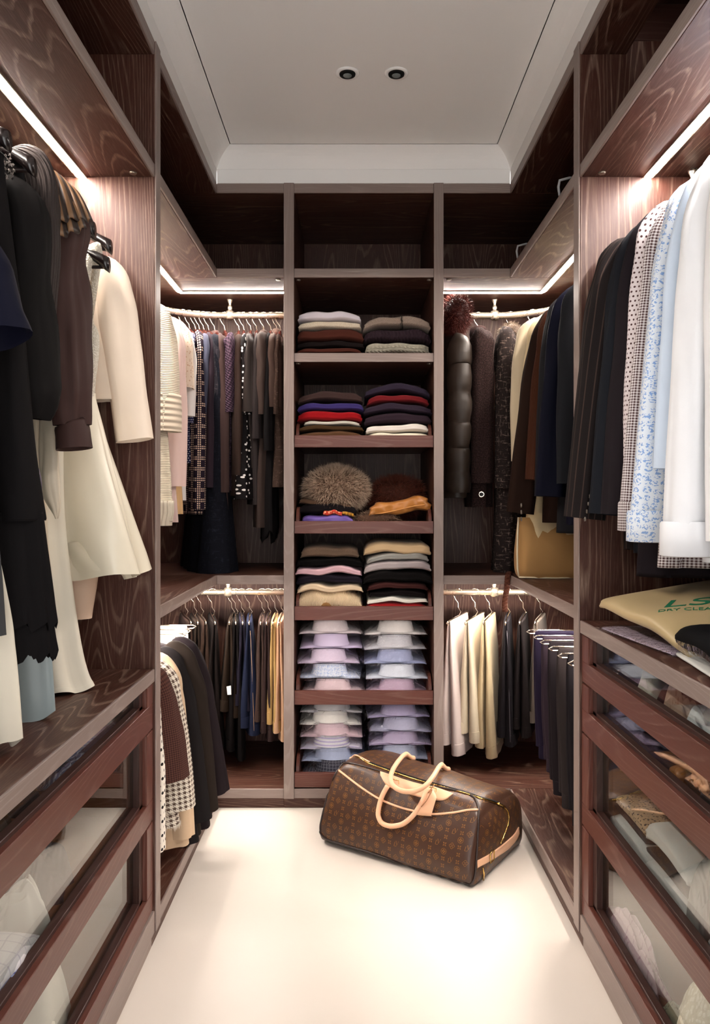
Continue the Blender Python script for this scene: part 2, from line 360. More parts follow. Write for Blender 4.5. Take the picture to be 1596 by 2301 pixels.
# glass fronted drawer chests under worktops
def m_glass():
    t = NT('clear_pane'); t.n.remove(t.bsdf)
    tr = t.add('ShaderNodeBsdfTransparent'); tr.inputs[0].default_value = (.93, .95, .94, 1)
    gl = t.add('ShaderNodeBsdfGlossy'); gl.inputs['Roughness'].default_value = .015
    nz = t.noise(t.coord('Object'), 3, 1)
    lw = t.add('ShaderNodeLayerWeight')
    f = t.m('MULTIPLY_ADD', t.m('POWER', lw.outputs['Facing'], 3.7), t.m('MULTIPLY_ADD', nz, .05, .93), .045)
    mx = t.add('ShaderNodeMixShader'); t.set(mx.inputs[0], f)
    t.t.links.new(tr.outputs[0], mx.inputs[1]); t.t.links.new(gl.outputs[0], mx.inputs[2]); t.t.links.new(mx.outputs[0], t.out.inputs[0])
    return t.mat
M_GLASS = m_glass()
M_AMBER = wood(1, 'front')
def chest(label, sgn, ztop, rows, y0=YN):
    xf, xw = (XL, WL) if sgn < 0 else (XR, WR)
    span = lambda a, b: (min(a, b), max(a, b))
    u = thing('drawer_chest', label, 'drawer chest', ((xf + xw) / 2, 1.2, 0))
    wi = xw - .015 * sgn
    a, b = span(xf + .03 * sgn, wi); wbox(u, 'carcass_floor', (a, y0, ZB0), (b, D0, ZB1), 1, 'dark')
    a, b = span(wi, xw - .002 * sgn); wbox(u, 'back_panel', (a, y0, ZB0), (b, D0, ztop - .035), 2, 'dark')
    a, b = span(xf, wi); wbox(u, 'end_panel', (a, y0 - .04, 0), (b, y0, ztop - .035), 2)
    a, b = span(xf + .008 * sgn, xf + .03 * sgn); wbox(u, 'plinth', (a, y0, 0), (b, D0, ZB0), 1, 'edge')
    a, b = span(xf, xf + .03 * sgn); wbox(u, 'base_rail', (a, y0, ZB0), (b, D0, rows[-1][0] - .003), 1, 'edge')
    for zb0, zt0, rail in rows:
        xa = xf + .004 * sgn; xb = xf + .024 * sgn; xg = xf + .034 * sgn
        dr = thing('drawer', None, None, (0, 0, 0)); dr.parent = u; dr.location = (xf - u.location.x, 1.2 - u.location.y, zb0)
        def dbox(nm, p, q, ax, kind='front', bev=.0012):
            o = MB().box(p, q, bev).build(nm, wood(ax, kind) if isinstance(kind, str) else kind, None)
            o.parent = dr; o.location = (-xf, -1.2, -zb0); return o
        ya, yb = y0 + .01, D0 - .004; st = .058
        a, b = span(xa, xb)
        dbox('rail', (a, ya, zb0 + .002), (b, yb, zb0 + rail), 1)
        for s0, s1 in ((yb - st, yb), (ya, ya + st)): dbox('stile', (a, s0, zb0 + rail), (b, s1, zt0 - .003), 2)
        a, b = span(xa + .012 * sgn, xg)                                # stepped dark moulding round the pane
        dbox('moulding', (a, ya + st, zb0 + rail - .002), (b, yb - st, zb0 + rail + .009), 1, 'dark')
        for s0, s1 in ((yb - st - .03, yb - st), (ya + st, ya + st + .03)): dbox('moulding', (a, s0, zb0 + rail - .012), (b, s1, zt0 - .003), 2, 'dark')
        a, b = span(xg - .003 * sgn, xg + .003 * sgn)
        dbox('pane', (a, ya + st - .005, zb0 + rail - .01), (b, yb - st + .005, zt0 - .004), 1, M_GLASS, .0005)
        a, b = span(xg + .004 * sgn, wi - .04 * sgn)
        dbox('drawer_floor', (a, ya + .02, zb0 + .012), (b, yb - .02, zb0 + .022), 1, 'amber')
        for s0, s1 in ((yb - .032, yb - .02), (ya + .02, ya + .032)): dbox('drawer_side', (a, s0, zb0 + .022), (b, s1, zt0 - .03), 0, 'amber')
        a, b = span(wi - .052 * sgn, wi - .04 * sgn); dbox('drawer_back', (a, ya + .02, zb0 + .022), (b, yb - .02, zt0 - .03), 1, 'amber')
    w = thing('worktop', 'thick dark oak worktop over the glass drawers, ' + ('under the long dresses' if sgn < 0 else 'under the suits and shirts'), 'worktop', ((xf + xw) / 2, 1.2, ztop - .034))
    a, b = span(xf + .006 * sgn, wi); wbox(w, 'board', (a, y0, ztop - .034), (b, D0, ztop), 1)
    a, b = span(xf, xf + .006 * sgn); wbox(w, 'lipping', (a, y0, ztop - .034), (b, D0, ztop), 1, 'edge')
    return u
LROWS = [(.593, .719, .070), (.345, .593, .060), (.101, .345, .054)]
RROWS = [(.720, .852, .058), (.5855, .720, .064), (.335, .5855, .060), (.092, .335, .050)]
chest('dark red oak chest of three wide glass fronted drawers on the left', -1, .754, LROWS)
chest('dark red oak chest of four wide glass fronted drawers on the right', 1, .886, RROWS)

# ------------------------------------------------------------------ rails, led strips, downlights
M_ROD = plain('brushed_nickel', rgb(205, 192, 172), .28, .5, .9)
def rail(label, pts, br, r=.0145, z=RU, top=ZU0):
    p0 = pts[len(pts) // 2]
    u = thing('clothes_rail', label, 'clothes rail', p0)
    V, Fs = tube([Vector(p) - Vector(p0) for p in pts], r, 14)
    mk('rod', V, Fs, M_ROD, u)
    for (x, y) in br:
        V, Fs = lathe([(0, top - z), (.013, top - z), (.012, top - z - .006), (.0055, top - z - .02), (.0065, top - z - .028), (.010, top - z - .033), (.0105, top - z - .04), (.0075, .022), (.017, .019), (.0195, .006), (.0195, -.012), (.012, -.019), (0, -.02)], 16)
        mk('bracket', [(a + x - p0[0], b + y - p0[1], c + z - p0[2]) for a, b, c in V], Fs, M_ROD, u)
    return u
RY = 3.38; RXL, RXR = -.88, .905
def curved(sgn, z):
    xe = RXL if sgn < 0 else RXR; xt = TX0 if sgn < 0 else TX3; R = .30
    cx = xe - sgn * R; cy = RY - R
    pts = [(xt, RY, z), ((xt + cx) / 2, RY, z)]
    pts += [(cx + sgn * R * math.sin(t), cy + R * math.cos(t), z) for t in np.linspace(0, math.pi / 2, 14)]
    pts += [(xe, (cy + D1) / 2, z), (xe, D1, z)]
    return pts
bx = lambda u: (PX(u, RY), RY)
rail('curved nickel clothes rail above the dark tops left of the shelf tower', curved(-1, RU), [bx(517), (RXL, 2.6)])
rail('curved nickel clothes rail above the coats right of the shelf tower', curved(1, RU), [bx(1112), (RXR, 2.6)])
def straight(sgn, z):
    xt = TX0 if sgn < 0 else TX3; xe = WL + .03 if sgn < 0 else WR - .03
    return [(xt, RY, z), (xt + (xe - xt) * .5, RY, z), (xe, RY, z)]
rail('straight nickel rail with the jeans and brown trousers, low left bay', straight(-1, RL), [bx(513)], .0125, RL, ZM0)
rail('straight nickel rail with the cream trousers, low right bay', straight(1, RL), [bx(1111)], .0125, RL, ZM0)
rail('short nickel rail under the low left shelf, behind the jackets', [(-.90, 3.3, RL + .005), (-.90, 2.7, RL + .005), (-.90, D1, RL + .005)], [(-.90, 2.7)], .0125, RL + .005, ZM0)
rail('short nickel rail under the low right shelf, with dark trousers', [(.93, 3.3, RL + .005), (.93, 2.7, RL + .005), (.93, D1, RL + .005)], [(.93, 2.7)], .0125, RL + .005, ZM0)
RAX, RFX = -.84, .90
rail('nickel rail holding the long dresses of the near left section', [(RAX, D0, RU), (RAX, 1.2, RU), (RAX, YN, RU)], [(RAX, 2.06), (RAX, 1.2)])
rail('nickel rail holding the suits and shirts of the near right section', [(RFX, D0, RU), (RFX, 1.2, RU), (RFX, YN, RU)], [(RFX, 2.06), (RFX, 1.2)])
M_LED = plain('led_diffuser', (1, 1, 1, 1), .5, .3, 0, LED_COL, LED_STRENGTH)
M_LEDC = plain('led_diffuser_cool', (1, 1, 1, 1), .5, .3, 0, (1.0, .93, .88, 1), LED_STRENGTH)
M_ALU = plain('led_profile', rgb(190, 180, 165), .4, .5, .6)
def led(label, a, b, m=None, w=.012):
    a, b = Vector(a), Vector(b); mid = (a + b) / 2; d = (b - a).normalized(); s = Vector((d.y, -d.x, 0))
    u = thing('led_strip', label, 'light strip', mid)
    def bar(name, w, z0, z1, mat):
        V = []
        for p in (a - mid, b - mid):
            V += [p + s * w + Vector((0, 0, z0)), p - s * w + Vector((0, 0, z0)), p - s * w + Vector((0, 0, z1)), p + s * w + Vector((0, 0, z1))]
        mk(name, V, [(0, 1, 2, 3), (7, 6, 5, 4), (0, 4, 5, 1), (1, 5, 6, 2), (2, 6, 7, 3), (3, 7, 4, 0)], mat, u, smooth=False)
    bar('profile', w + .002, -.003, 0, M_ALU); bar('diffuser', w - .005, -.0048, -.003, m or M_LED)
LZ = ZU0; LY = 3.259; LXL, LXR = -.737, .790
led('bright led strip under the shelf left of the tower, over the dark tops', (TX0, LY, LZ), (LXL, LY, LZ))
led('led strip over the cream knits running back into the left corner', (LXL, LY - .01, LZ), (LXL, D1, LZ))
led('bright led strip under the shelf right of the tower, over the coats', (TX3, LY, LZ), (LXR, LY, LZ))
led('led strip over the brown suits running back into the right corner', (LXR, LY - .01, LZ), (LXR, D1, LZ))
led('long led strip above the dresses in the near left section', (LXL - .005, D0, LZ), (LXL - .005, 1.15, LZ))
led('long led strip above the shirts in the near right section', (LXR + .005, D0, LZ), (LXR + .005, .95, LZ), M_LEDC)
led('hidden led strip over the rail of jeans and brown trousers', (TX0, LY, ZM0), (LXL, LY, ZM0))
led('hidden led strip over the rail of cream trousers', (TX3, LY, ZM0), (LXR, LY, ZM0))
led('led strip under the low left shelf above the jackets', (LXL, LY - .01, ZM0), (LXL, D1, ZM0))
led('led strip under the low right shelf above the dark trousers', (LXR, LY - .01, ZM0), (LXR, D1, ZM0))
M_BLACK = plain('black_reflector', rgb(22, 24, 24), .35, .5)
M_BULB = plain('lamp_lens', rgb(120, 130, 130), .2, .5)
def downlight(x, y, label):
    u = thing('downlight', label, 'downlight', (x, y, ZC))
    V, Fs = lathe([(.026, -.003), (.030, -.005), (.037, -.003), (.039, 0), (.026, .0)], 28); mk('rim', V, Fs, M_WHITE, u)
    V, Fs = lathe([(.0265, -.002), (.0255, -.006), (.024, .0)], 28); mk('baffle', V, Fs, M_BLACK, u)
    V, Fs = lathe([(.0255, -.0015), (.0, -.0010)], 28); mk('lens', V, Fs, M_BLACK, u)
    V, Fs = lathe([(.014, -.0045), (.013, -.006), (.0, -.0055)], 20); mk('bulb', [(a, b + .006, c) for a, b, c in V], Fs, M_BULB, u)
downlight(PX(781, 2.489), 2.489, 'unlit round recessed downlight, the one nearer the dress side')
downlight(PX(891, 2.489), 2.489, 'unlit round recessed downlight, the one nearer the shirt side')
# ------------------------------------------------------------------ fabrics
def fabric(name, col, rough=.88, pat=None, col2=None, s=.01, weave=900, bump=.25, spec=.2, sheen=.25, col3=None, spec2=None):
    """woven cloth; pat works on the UV map, which is laid out in metres"""
    if name in MATS: return MATS[name]
    t = NT(name); uv = t.coord('UV'); ob = t.coord('Object')
    col = rgb(*col) if len(col) == 3 else col
    c2 = rgb(*col2) if col2 else None; c3 = rgb(*col3) if col3 else None
    sep = t.add('ShaderNodeSeparateXYZ'); t.set(sep.inputs[0], uv); U, V = sep.outputs[0], sep.outputs[1]
    frac = lambda a, p, o=0.0: t.m('FRACT', t.m('ADD', t.m('MULTIPLY', a, 1.0 / p), o + 1000.0))
    h = t.noise(ob, weave, 1); f = None; hb = None
    mott = t.noise(ob, 14, 3)
    c = t.mix(t.m('MULTIPLY', mott, .5), col, tuple(x * .8 for x in col[:3]) + (1,))
    if pat == 'gingham':
        a = t.m('GREATER_THAN', frac(U, s), .5); b = t.m('GREATER_THAN', frac(V, s), .5)
        f = t.m('MULTIPLY', t.m('ADD', a, b), .5)
    elif pat == 'dots':
        row = t.m('FLOOR', t.m('ADD', t.m('MULTIPLY', V, 1 / s), 1000.0)); odd = t.m('MULTIPLY', t.m('MODULO', row, 2.0), .5)
        fu = t.m('SUBTRACT', t.m('FRACT', t.m('ADD', t.m('ADD', t.m('MULTIPLY', U, 1 / s), 1000.0), odd)), .5); fv = t.m('SUBTRACT', frac(V, s), .5)
        f = t.m('LESS_THAN', t.m('ADD', t.m('MULTIPLY', fu, fu), t.m('MULTIPLY', fv, fv)), .05)
    elif pat == 'stars':
        vo = t.add('ShaderNodeTexVoronoi'); t.set(vo.inputs['Vector'], uv); vo.inputs['Scale'].default_value = 1 / s; vo.voronoi_dimensions = '2D'; vo.inputs['Randomness'].default_value = .75
        f = t.m('LESS_THAN', vo.outputs['Distance'], .19)
    elif pat == 'dotplaid':
        fu = t.m('SUBTRACT', frac(U, s), .5); fv = t.m('SUBTRACT', frac(V, s), .5)
        d = t.m('LESS_THAN', t.m('ADD', t.m('MULTIPLY', fu, fu), t.m('MULTIPLY', fv, fv)), .11)
        bu = t.m('GREATER_THAN', frac(U, s * 5), .58); bv = t.m('GREATER_THAN', frac(V, s * 5), .58)
        f = t.m('MULTIPLY', d, t.m('MAXIMUM', bu, bv))
    elif pat == 'hound':
        a = t.m('GREATER_THAN', frac(U, s), .5); b = t.m('GREATER_THAN', frac(V, s), .5)
        dg = t.m('GREATER_THAN', frac(t.m('ADD', U, V), s * .5), .5)
        x = t.m('MULTIPLY', a, b); y = t.m('MULTIPLY', dg, t.m('ABSOLUTE', t.m('SUBTRACT', a, b)))
        f = t.m('MAXIMUM', x, t.m('MULTIPLY', y, .75)); hb = f
    elif pat == 'stripe': f = t.m('GREATER_THAN', frac(U, s), .86)
    elif pat == 'stripew': f = t.m('GREATER_THAN', frac(U, s), .5)
    elif pat == 'stripeh': f = t.m('GREATER_THAN', frac(V, s), .6)
    elif pat == 'check':
        f = t.m('MAXIMUM', t.m('GREATER_THAN', frac(U, s), .9), t.m('GREATER_THAN', frac(V, s), .9))
    elif pat == 'tweed':
        n1 = t.noise(t.coord('UV', (1, .25, 1)), 1 / s, 2, .7); n2 = t.noise(t.coord('UV', (.25, 1, 1)), 1 / s, 2, .7)
        f = t.ramp(t.m('MAXIMUM', n1, n2), [(.58, (0, 0, 0)), (.72, (1, 1, 1))]); hb = n1
    elif pat == 'floral':
        vo = t.add('ShaderNodeTexVoronoi'); t.set(vo.inputs['Vector'], uv); vo.inputs['Scale'].default_value = 1 / s; vo.inputs['Randomness'].default_value = .35
        n1 = t.noise(uv, 3.2 / s, 2, .6)
        f = t.m('MULTIPLY', t.m('GREATER_THAN', n1, .52), t.m('LESS_THAN', vo.outputs['Distance'], .48))
    elif pat == 'leopard':
        vo = t.add('ShaderNodeTexVoronoi'); t.set(vo.inputs['Vector'], uv); vo.inputs['Scale'].default_value = 1 / s
        f = t.m('LESS_THAN', vo.outputs['Distance'], t.m('MULTIPLY', t.noise(uv, .6 / s, 2), .62))
    elif pat == 'sequin':
        vo = t.add('ShaderNodeTexVoronoi'); t.set(vo.inputs['Vector'], uv); vo.inputs['Scale'].default_value = 1 / s
        f = vo.outputs['Color']; hb = vo.outputs['Distance']; f = t.m('MULTIPLY', t.m('LESS_THAN', vo.outputs['Distance'], .45), t.noise(uv, 2.0 / s, 2))
    elif pat == 'rib': hb = t.m('SINE', t.m('MULTIPLY', U, 6.283 / s))
    elif pat == 'ribh': hb = t.m('SINE', t.m('MULTIPLY', V, 6.283 / s))
    elif pat == 'cable':
        w = t.m('ADD', U, t.m('MULTIPLY', t.m('SINE', t.m('MULTIPLY', V, 6.283 / (s * 1.6))), s * .22))
        hb = t.m('ADD', t.m('SINE', t.m('MULTIPLY', w, 6.283 / s)), t.m('MULTIPLY', t.m('SINE', t.m('MULTIPLY', V, 6.283 / .006)), .35))
    elif pat == 'chunky':
        a = t.m('SINE', t.m('MULTIPLY', t.m('ADD', U, t.m('MULTIPLY', V, .6)), 6.283 / s)); b = t.m('SINE', t.m('MULTIPLY', V, 6.283 / (s * .8)))
        hb = t.m('MULTIPLY', a, b); f = t.m('MULTIPLY_ADD', hb, .4, .4)
    elif pat == 'melange': f = t.ramp(t.noise(uv, 1 / s, 2, .7), [(.42, (0, 0, 0)), (.64, (1, 1, 1))])
    elif pat == 'tartan':
        f = t.m('MAXIMUM', t.m('GREATER_THAN', frac(U, s), .8), t.m('GREATER_THAN', frac(V, s), .8))
    if f is not None and c2: c = t.mix(f, c, c2)
    lum = sum(col[:3]) / 3; t.base(c, rough, spec * min(1, .25 + lum * 2.5) if spec < .35 else spec)
    t.bsdf.inputs['Sheen Weight'].default_value = sheen * .35 * (min(1, lum * 4) if sheen < .5 else 1); t.bsdf.inputs['Sheen Roughness'].default_value = .5
    if pat == 'sequin':
        t.set(t.bsdf.inputs['Roughness'], t.m('MULTIPLY_ADD', f, -.35, .6)); t.bsdf.inputs['Specular IOR Level'].default_value = .8; t.bsdf.inputs['Metallic'].default_value = .25
    if hb is not None: t.bump(t.m('ADD', hb, t.m('MULTIPLY', h, .3)), min(1, bump * 2), .0025)
    else: t.bump(h, bump, .0006)
    MATS[name] = t.mat; return t.mat
def satin(name, col, rough=.33, spec=.5):
    return fabric(name, col, rough, bump=.06, spec=spec, sheen=.1)

# ------------------------------------------------------------------ cloth geometry
def body(parent, name, mat, ctrl, n=56, nr=42, folds=(4, .006), seed=0, x0=0.0, y0=0.0, hemwave=.0, sq=(.8, .75), top_open=False):
    """lofted hanging cloth. ctrl rows: z, half width towards the aisle, half width towards the wall, half thickness"""
    rnd = random.Random(seed)
    c = crom(ctrl, nr); z, wa, ww, th = c[:, 0], np.maximum(c[:, 1], .004), np.maximum(c[:, 2], .004), np.maximum(c[:, 3], .003)
    t = np.linspace(math.pi, 3 * math.pi, n, endpoint=False); cs, sn = np.cos(t), np.sin(t)
    ex = np.sign(cs) * np.abs(cs) ** sq[0]; ey = np.sign(sn) * np.abs(sn) ** sq[1]
    X = np.where(ex[None] > 0, wa[:, None] * ex[None], ww[:, None] * ex[None]); Y = th[:, None] * ey[None]
    L = max(1e-3, z[0] - z[-1]); k = ((z[0] - z) / L)[:, None]
    W = np.maximum(wa, ww)[:, None]; q = X / W
    ph = [rnd.uniform(0, 6.28) for _ in range(5)]; nf, A = folds
    fold = A * (.25 + k) * (np.sin(math.pi * nf * q + ph[0] + 1.2 * np.sin(2.5 * k + ph[1])) + .5 * np.sin(math.pi * nf * 2.3 * q + ph[2] + k * 2)) \
        + A * .35 * np.sin(9 * k + 3 * q + ph[3]) * np.minimum(1, k * 4)
    sidez = np.sign(Y) * .5 + .5
    fold = fold + A * .30 * np.sin(math.pi * nf * 4.1 * q + 5 * k * (1 + sidez) + ph[2]) * (.2 + k) + A * .28 * np.sin(16 * k + 5 * q + 2.1 * sidez + ph[1]) * np.exp(-((k - .3) / .25) ** 2)
    fade = np.minimum(1, k * 6 + .1); Y = Y + fold * fade
    X = X + A * .5 * k * np.sin(7 * k + ph[4]) * np.abs(ex)[None]
    Z = np.repeat(z[:, None], n, 1) + hemwave * k ** 3 * np.sin(math.pi * nf * q + ph[0]) + 0 * X
    P3 = np.stack([X + x0, Y + y0, Z], -1)
    # turn the hem inwards
    cen = P3[-1].mean(0); inn = P3[-1] + (cen - P3[-1]) * np.array([.06, .35, 0]) + np.array([0, 0, .012])
    inn2 = inn + (cen - inn) * np.array([.3, .7, 0]) + np.array([0, 0, .05])
    hem_ = np.stack([inn, inn2], 0); P3, Fc_ = two_grids(P3, hem_)
    per = np.concatenate([np.zeros((P3.shape[0], 1)), np.cumsum(np.linalg.norm(np.diff(P3[:, :, :2], axis=1), axis=2), 1)], 1)
    mid = nr // 2; UV = np.stack([np.repeat(per[mid][None], P3.shape[0], 0), P3[:, :, 2]], -1)
    return mk(name, P3, Fc_, mat, parent, UV)
def sleeve(parent, mat, pts, name='sleeve', n=26, nr=28, wr=.0055, seed=0, cuff=None, flare=0.0):
    """pts rows: x, y, z, radius in the garment plane, radius along the rail"""
    rnd = random.Random(seed); c = crom(pts, nr); p = c[:, :3]; rx, ry = c[:, 3], c[:, 4]
    d = np.gradient(p, axis=0); d /= np.linalg.norm(d, axis=1)[:, None]
    ydir = np.array([0, 1.0, 0]); N = np.cross(d, ydir); N /= np.linalg.norm(N, axis=1)[:, None]; B = np.cross(N, d)
    a = np.linspace(math.pi, 3 * math.pi, n, endpoint=False); k = np.linspace(0, 1, nr)[:, None]
    p1, p2, p3 = (rnd.uniform(0, 6.28) for _ in range(3))
    wob = wr * (np.sin(3 * a[None] + p1 + 2 * k) * .8 + np.sin(15 * k + 2 * a[None] + p2) * .5 * np.exp(-((k - .45) / .3) ** 2) + .4 * np.sin(5 * a[None] + p3 + 4 * k) + .3 * np.sin(8 * a[None] + p2 - 3 * k) + .35 * np.sin(28 * k + 4 * np.sin(a[None] + p1) + p3) * np.exp(-((k - .5) / .28) ** 2)) * np.minimum(1, k * 5)
    R = np.cos(a)[None, :, None] * N[:, None] * (rx[:, None, None] + wob[..., None]) + np.sin(a)[None, :, None] * B[:, None] * (ry[:, None, None] + wob[..., None])
    P3 = p[:, None] + R
    e = P3[-1]; cen = e.mean(0); i1 = e + (cen - e) * .12 - d[-1] * .004; i2 = e + (cen - e) * .22 - d[-1] * .05
    P3, Fc_ = two_grids(P3, np.stack([i1, i2], 0))
    L = np.concatenate([[0], np.cumsum(np.linalg.norm(np.diff(P3.mean(1), axis=0), axis=1))])
    UV = np.stack([np.repeat((a * float(np.mean((rx + ry) / 2)))[None], P3.shape[0], 0), np.repeat(-L[:, None], n, 1)], -1)
    return mk(name, P3, Fc_, mat, parent, UV)
def collar(parent, mat, z, nw, th, h=.035, roll=.012, name='collar', tilt=0.0):
    """a band round the neck, open at the top"""
    n = 24; a = np.linspace(0, 2 * math.pi, n, endpoint=False); rows = []
    for f, dz in ((1.0, -h), (1.08, -h * .6), (1.02, -h * .1), (.92, 0), (.84, -h * .1), (.82, -h * .8)):
        rows.append(np.stack([np.cos(a) * nw * f, np.sin(a) * (th * f + roll * (f - .8)), np.full(n, z + dz) + tilt * np.cos(a)], -1))
    P3 = np.array(rows); UV = np.stack([np.repeat((a * nw)[None], len(rows), 0), P3[:, :, 2]], -1)
    return mk(name, P3, grid_faces(len(rows), n), mat, parent, UV)
def disc(parent, mat, p, r, axis='x', name='button', h=.003):
    V, Fs = lathe([(0, h), (r * .55, h), (r * .7, h * 1.3), (r, h), (r, 0), (0, 0)], 12)
    if axis == 'x': V = [(c, a, b) for a, b, c in V]
    elif axis == 'y': V = [(a, -c, b) for a, b, c in V]
    return mk(name, [(a + p[0], b + p[1], c + p[2]) for a, b, c in V], Fs, mat, parent)

# hangers -------------------------------------------------------
M_CHROME = plain('chrome_wire', rgb(225, 215, 200), .15, .6, 1.0)
M_HWOOD = plain('mahogany_hanger', rgb(58, 20, 16), .22, .6)
M_HBLACK = plain('black_hanger', rgb(20, 13, 13), .25, .6)
HM = {}
def hanger_mesh(kind):
    if kind in HM: return HM[kind]
    r = .022
    stem = {'trouser': .105, 'long': .140}.get(kind, .075)
    pts = [(0, r * math.cos(a), r * math.sin(a) - .006) for a in np.linspace(-.5, math.pi * 1.12, 14)]
    bend = .012 if kind == 'trouser' else .003
    pts += [(0, -.012, -.032), (0, -.001, -.045), (0, .0, -.05 - .3 * (stem - .05)), (bend * 0, bend, -stem * .8), (0, 0, -stem)]
    V, Fs = tube(pts, .0018, 6); parts = [('hook', V, Fs, M_CHROME)]
    if kind in ('wood', 'black', 'long'):
        m = M_HWOOD if kind == 'wood' else M_HBLACK
        c = crom([(-.215, -.075, .014, .020), (-.16, -.042, .011, .012), (-.07, -.010, .0075, .010), (0, 0.008, .007, .011), (.07, -.010, .0075, .010), (.16, -.042, .011, .012), (.215, -.075, .014, .020)], 27)
        rings = []
        for x, z, hy, hz in c:
            rings.append([(x, hy * math.cos(a), z - stem - .008 + hz * math.sin(a)) for a in np.linspace(0, 2 * math.pi, 10, endpoint=False)])
        parts.append(('arms', np.array(rings), grid_faces(27, 10, True, True, True), m))
        V, Fs = tube([(-.205, 0, -stem - .088), (.205, 0, -stem - .088)], .0045, 8); parts.append(('trouser_bar', V, Fs, m))
    elif kind == 'trouser':
        V, Fs = tube([(-.17, 0, -stem - .012), (-.185, 0, -stem - .004), (-.17, 0, -stem + .002), (0, 0, -stem), (.17, 0, -stem + .002), (.185, 0, -stem - .004), (.17, 0, -stem - .012), (-.17, 0, -stem - .012)], .003, 6)
        parts.append(('trouser_bar', V, Fs, M_CHROME))
    out = []
    for nm, V, Fs, m in parts:
        o = mk(nm, V, Fs, m); out.append((nm, o.data)); bpy.data.objects.remove(o)
    HM[kind] = out; return out
def hanger(kind, desc, loc, rz, group, hs=1.0):
    nm = {'wood': 'wooden_hanger', 'black': 'black_hanger', 'trouser': 'trouser_hanger', 'long': 'black_hanger'}[kind]
    lb = {'wood': 'mahogany hanger with chrome hook carrying ', 'black': 'glossy black hanger with trouser bar carrying ', 'trouser': 'chrome wire trouser hanger carrying ', 'long': 'glossy black hanger with long hook and bar carrying '}[kind] + desc
    u = thing(nm, lb, 'hanger', loc, rz, group)
    for n_, me in hanger_mesh(kind): link(n_, me, u).scale = (hs, 1, 1)
    return u

# a garment with shoulders ------------------------------------
SEED = [10]
def garment(name, label, cat, short, loc, rz, mat, sw=.20, top=-.080, sd=.065, hem=-.75, hw=None, th=.028, thb=.035, nw=.055, waist=None,
            folds=(4, .005), sl=None, slmat=None, col=None, colmat=None, group='clothes on the rails', hang='wood', hemwave=0.0, hgroup='hangers on the rails', slz=None, body_name='body', both=True, n=56, nr=42):
    SEED[0] += 1; sd_ = SEED[0]
    hw = hw if hw is not None else sw + .01
    u = thing(name, label, cat, loc, rz, group)
    rows = [(top + .004, nw * .7, nw * .7, th * .55), (top - .008, nw, nw, th * .75), (top - sd * .55, sw * .72, sw * .72, th), (top - sd, sw * .97, sw * .97, th), (top - sd - .05, sw * 1.0, sw * 1.0, th * 1.05)]
    if waist: rows += [(waist[0], waist[1], waist[1], waist[2] if len(waist) > 2 else (th + thb) / 2)]
    else: rows += [((top - sd + hem) / 2, (sw + hw) / 2, (sw + hw) / 2, (th + thb) / 2)]
    rows += [(hem + .02, hw, hw, thb), (hem, hw, hw, thb)]
    body(u, body_name, mat, rows, n, nr, folds, sd_, hemwave=hemwave)
    if sl:   # length, width at top and bottom (along the rail), depth top/bottom, outward drift
        ln, ry0, ry1, rx0, rx1, out = sl; z0 = top - sd + .012
        for sgn in ((1, -1) if both else (1,)):
            pts = [(sgn * (sw - .05), 0, z0 + .004, rx0 * .5, ry0 * .55), (sgn * (sw - .012), 0, z0 - .012, rx0 * .9, ry0 * .95), (sgn * (sw + .012 + out * .12), 0, z0 - ln * .16, rx0, ry0),
                   (sgn * (sw + .014 + out * .5), 0, z0 - ln * .55, (rx0 + rx1) / 2, (ry0 + ry1) / 2), (sgn * (sw + out), 0, z0 - ln, rx1, ry1)]
            sleeve(u, slmat or mat, pts, seed=sd_ * 3 + sgn)
    if col:
        h, roll = col; collar(u, colmat or mat, top + h * .55, nw * .95, th * .8, h, roll)
    if hang: hanger(hang, short, loc, rz, hgroup, min(1.0, (sw - .012) / .215) if hang != 'trouser' else 1)
    return u
def trousers(label, short, loc, rz, mat, ln=.58, w=.15, th0=.012, th1=.030, split=.03, group='trousers on hangers', top=-.113, cuff=True, hang='trouser', folds=(3, .004), out=0.0, seam=None):
    """trousers folded over a hanger bar: a front and a back fall of cloth joined over the bar"""
    SEED[0] += 1; u = thing('trousers', label, 'trousers', loc, rz, group)
    for i, s in enumerate((1, -1)):
        l = ln * (1 if i == 0 else .93); 
        rows = [(top + .006, w * .9, w * .9, .006), (top - .02, w, w, th0), (top - l * .5, w * 1.02 + out * .5, w * 1.02, (th0 + th1) / 2), (top - l + .02, w * .98 + out, w * .98, th1), (top - l, w * .98 + out, w * .98, th1)]
        b = body(u, 'leg', mat, rows, 40, 30, folds, SEED[0] * 7 + i)
        co = np.empty(len(b.data.vertices) * 3); b.data.vertices.foreach_get('co', co); co = co.reshape(-1, 3)
        k = np.clip((top - co[:, 2]) / l, 0, 1); co[:, 1] += s * (.004 + split * k ** .8); b.data.vertices.foreach_set('co', co.ravel()); b.data.update()
        if cuff:
            rows = [(top - l + .045, w * .985 + out, w * .985, th1 * 1.02), (top - l + .04, w * .99 + out, w * .99, th1 * 1.05), (top - l - .003, w * .99 + out, w * .99, th1 * 1.05)]
            q = body(u, 'hem', mat, rows, 30, 6, (folds[0], .001), SEED[0] * 7 + i, y0=s * (.004 + split), sq=(.8, .75))
    if seam:
        V, Fs = tube([(w * 1.01 + out * k, .004 + split * k ** .8, top - .03 - k * (ln - .05)) for k in np.linspace(0, 1, 12)], .0009, 5); mk('seam', V, Fs, seam, u)
    if hang: hanger(hang, short, loc, rz, 'trouser hangers')
    return u
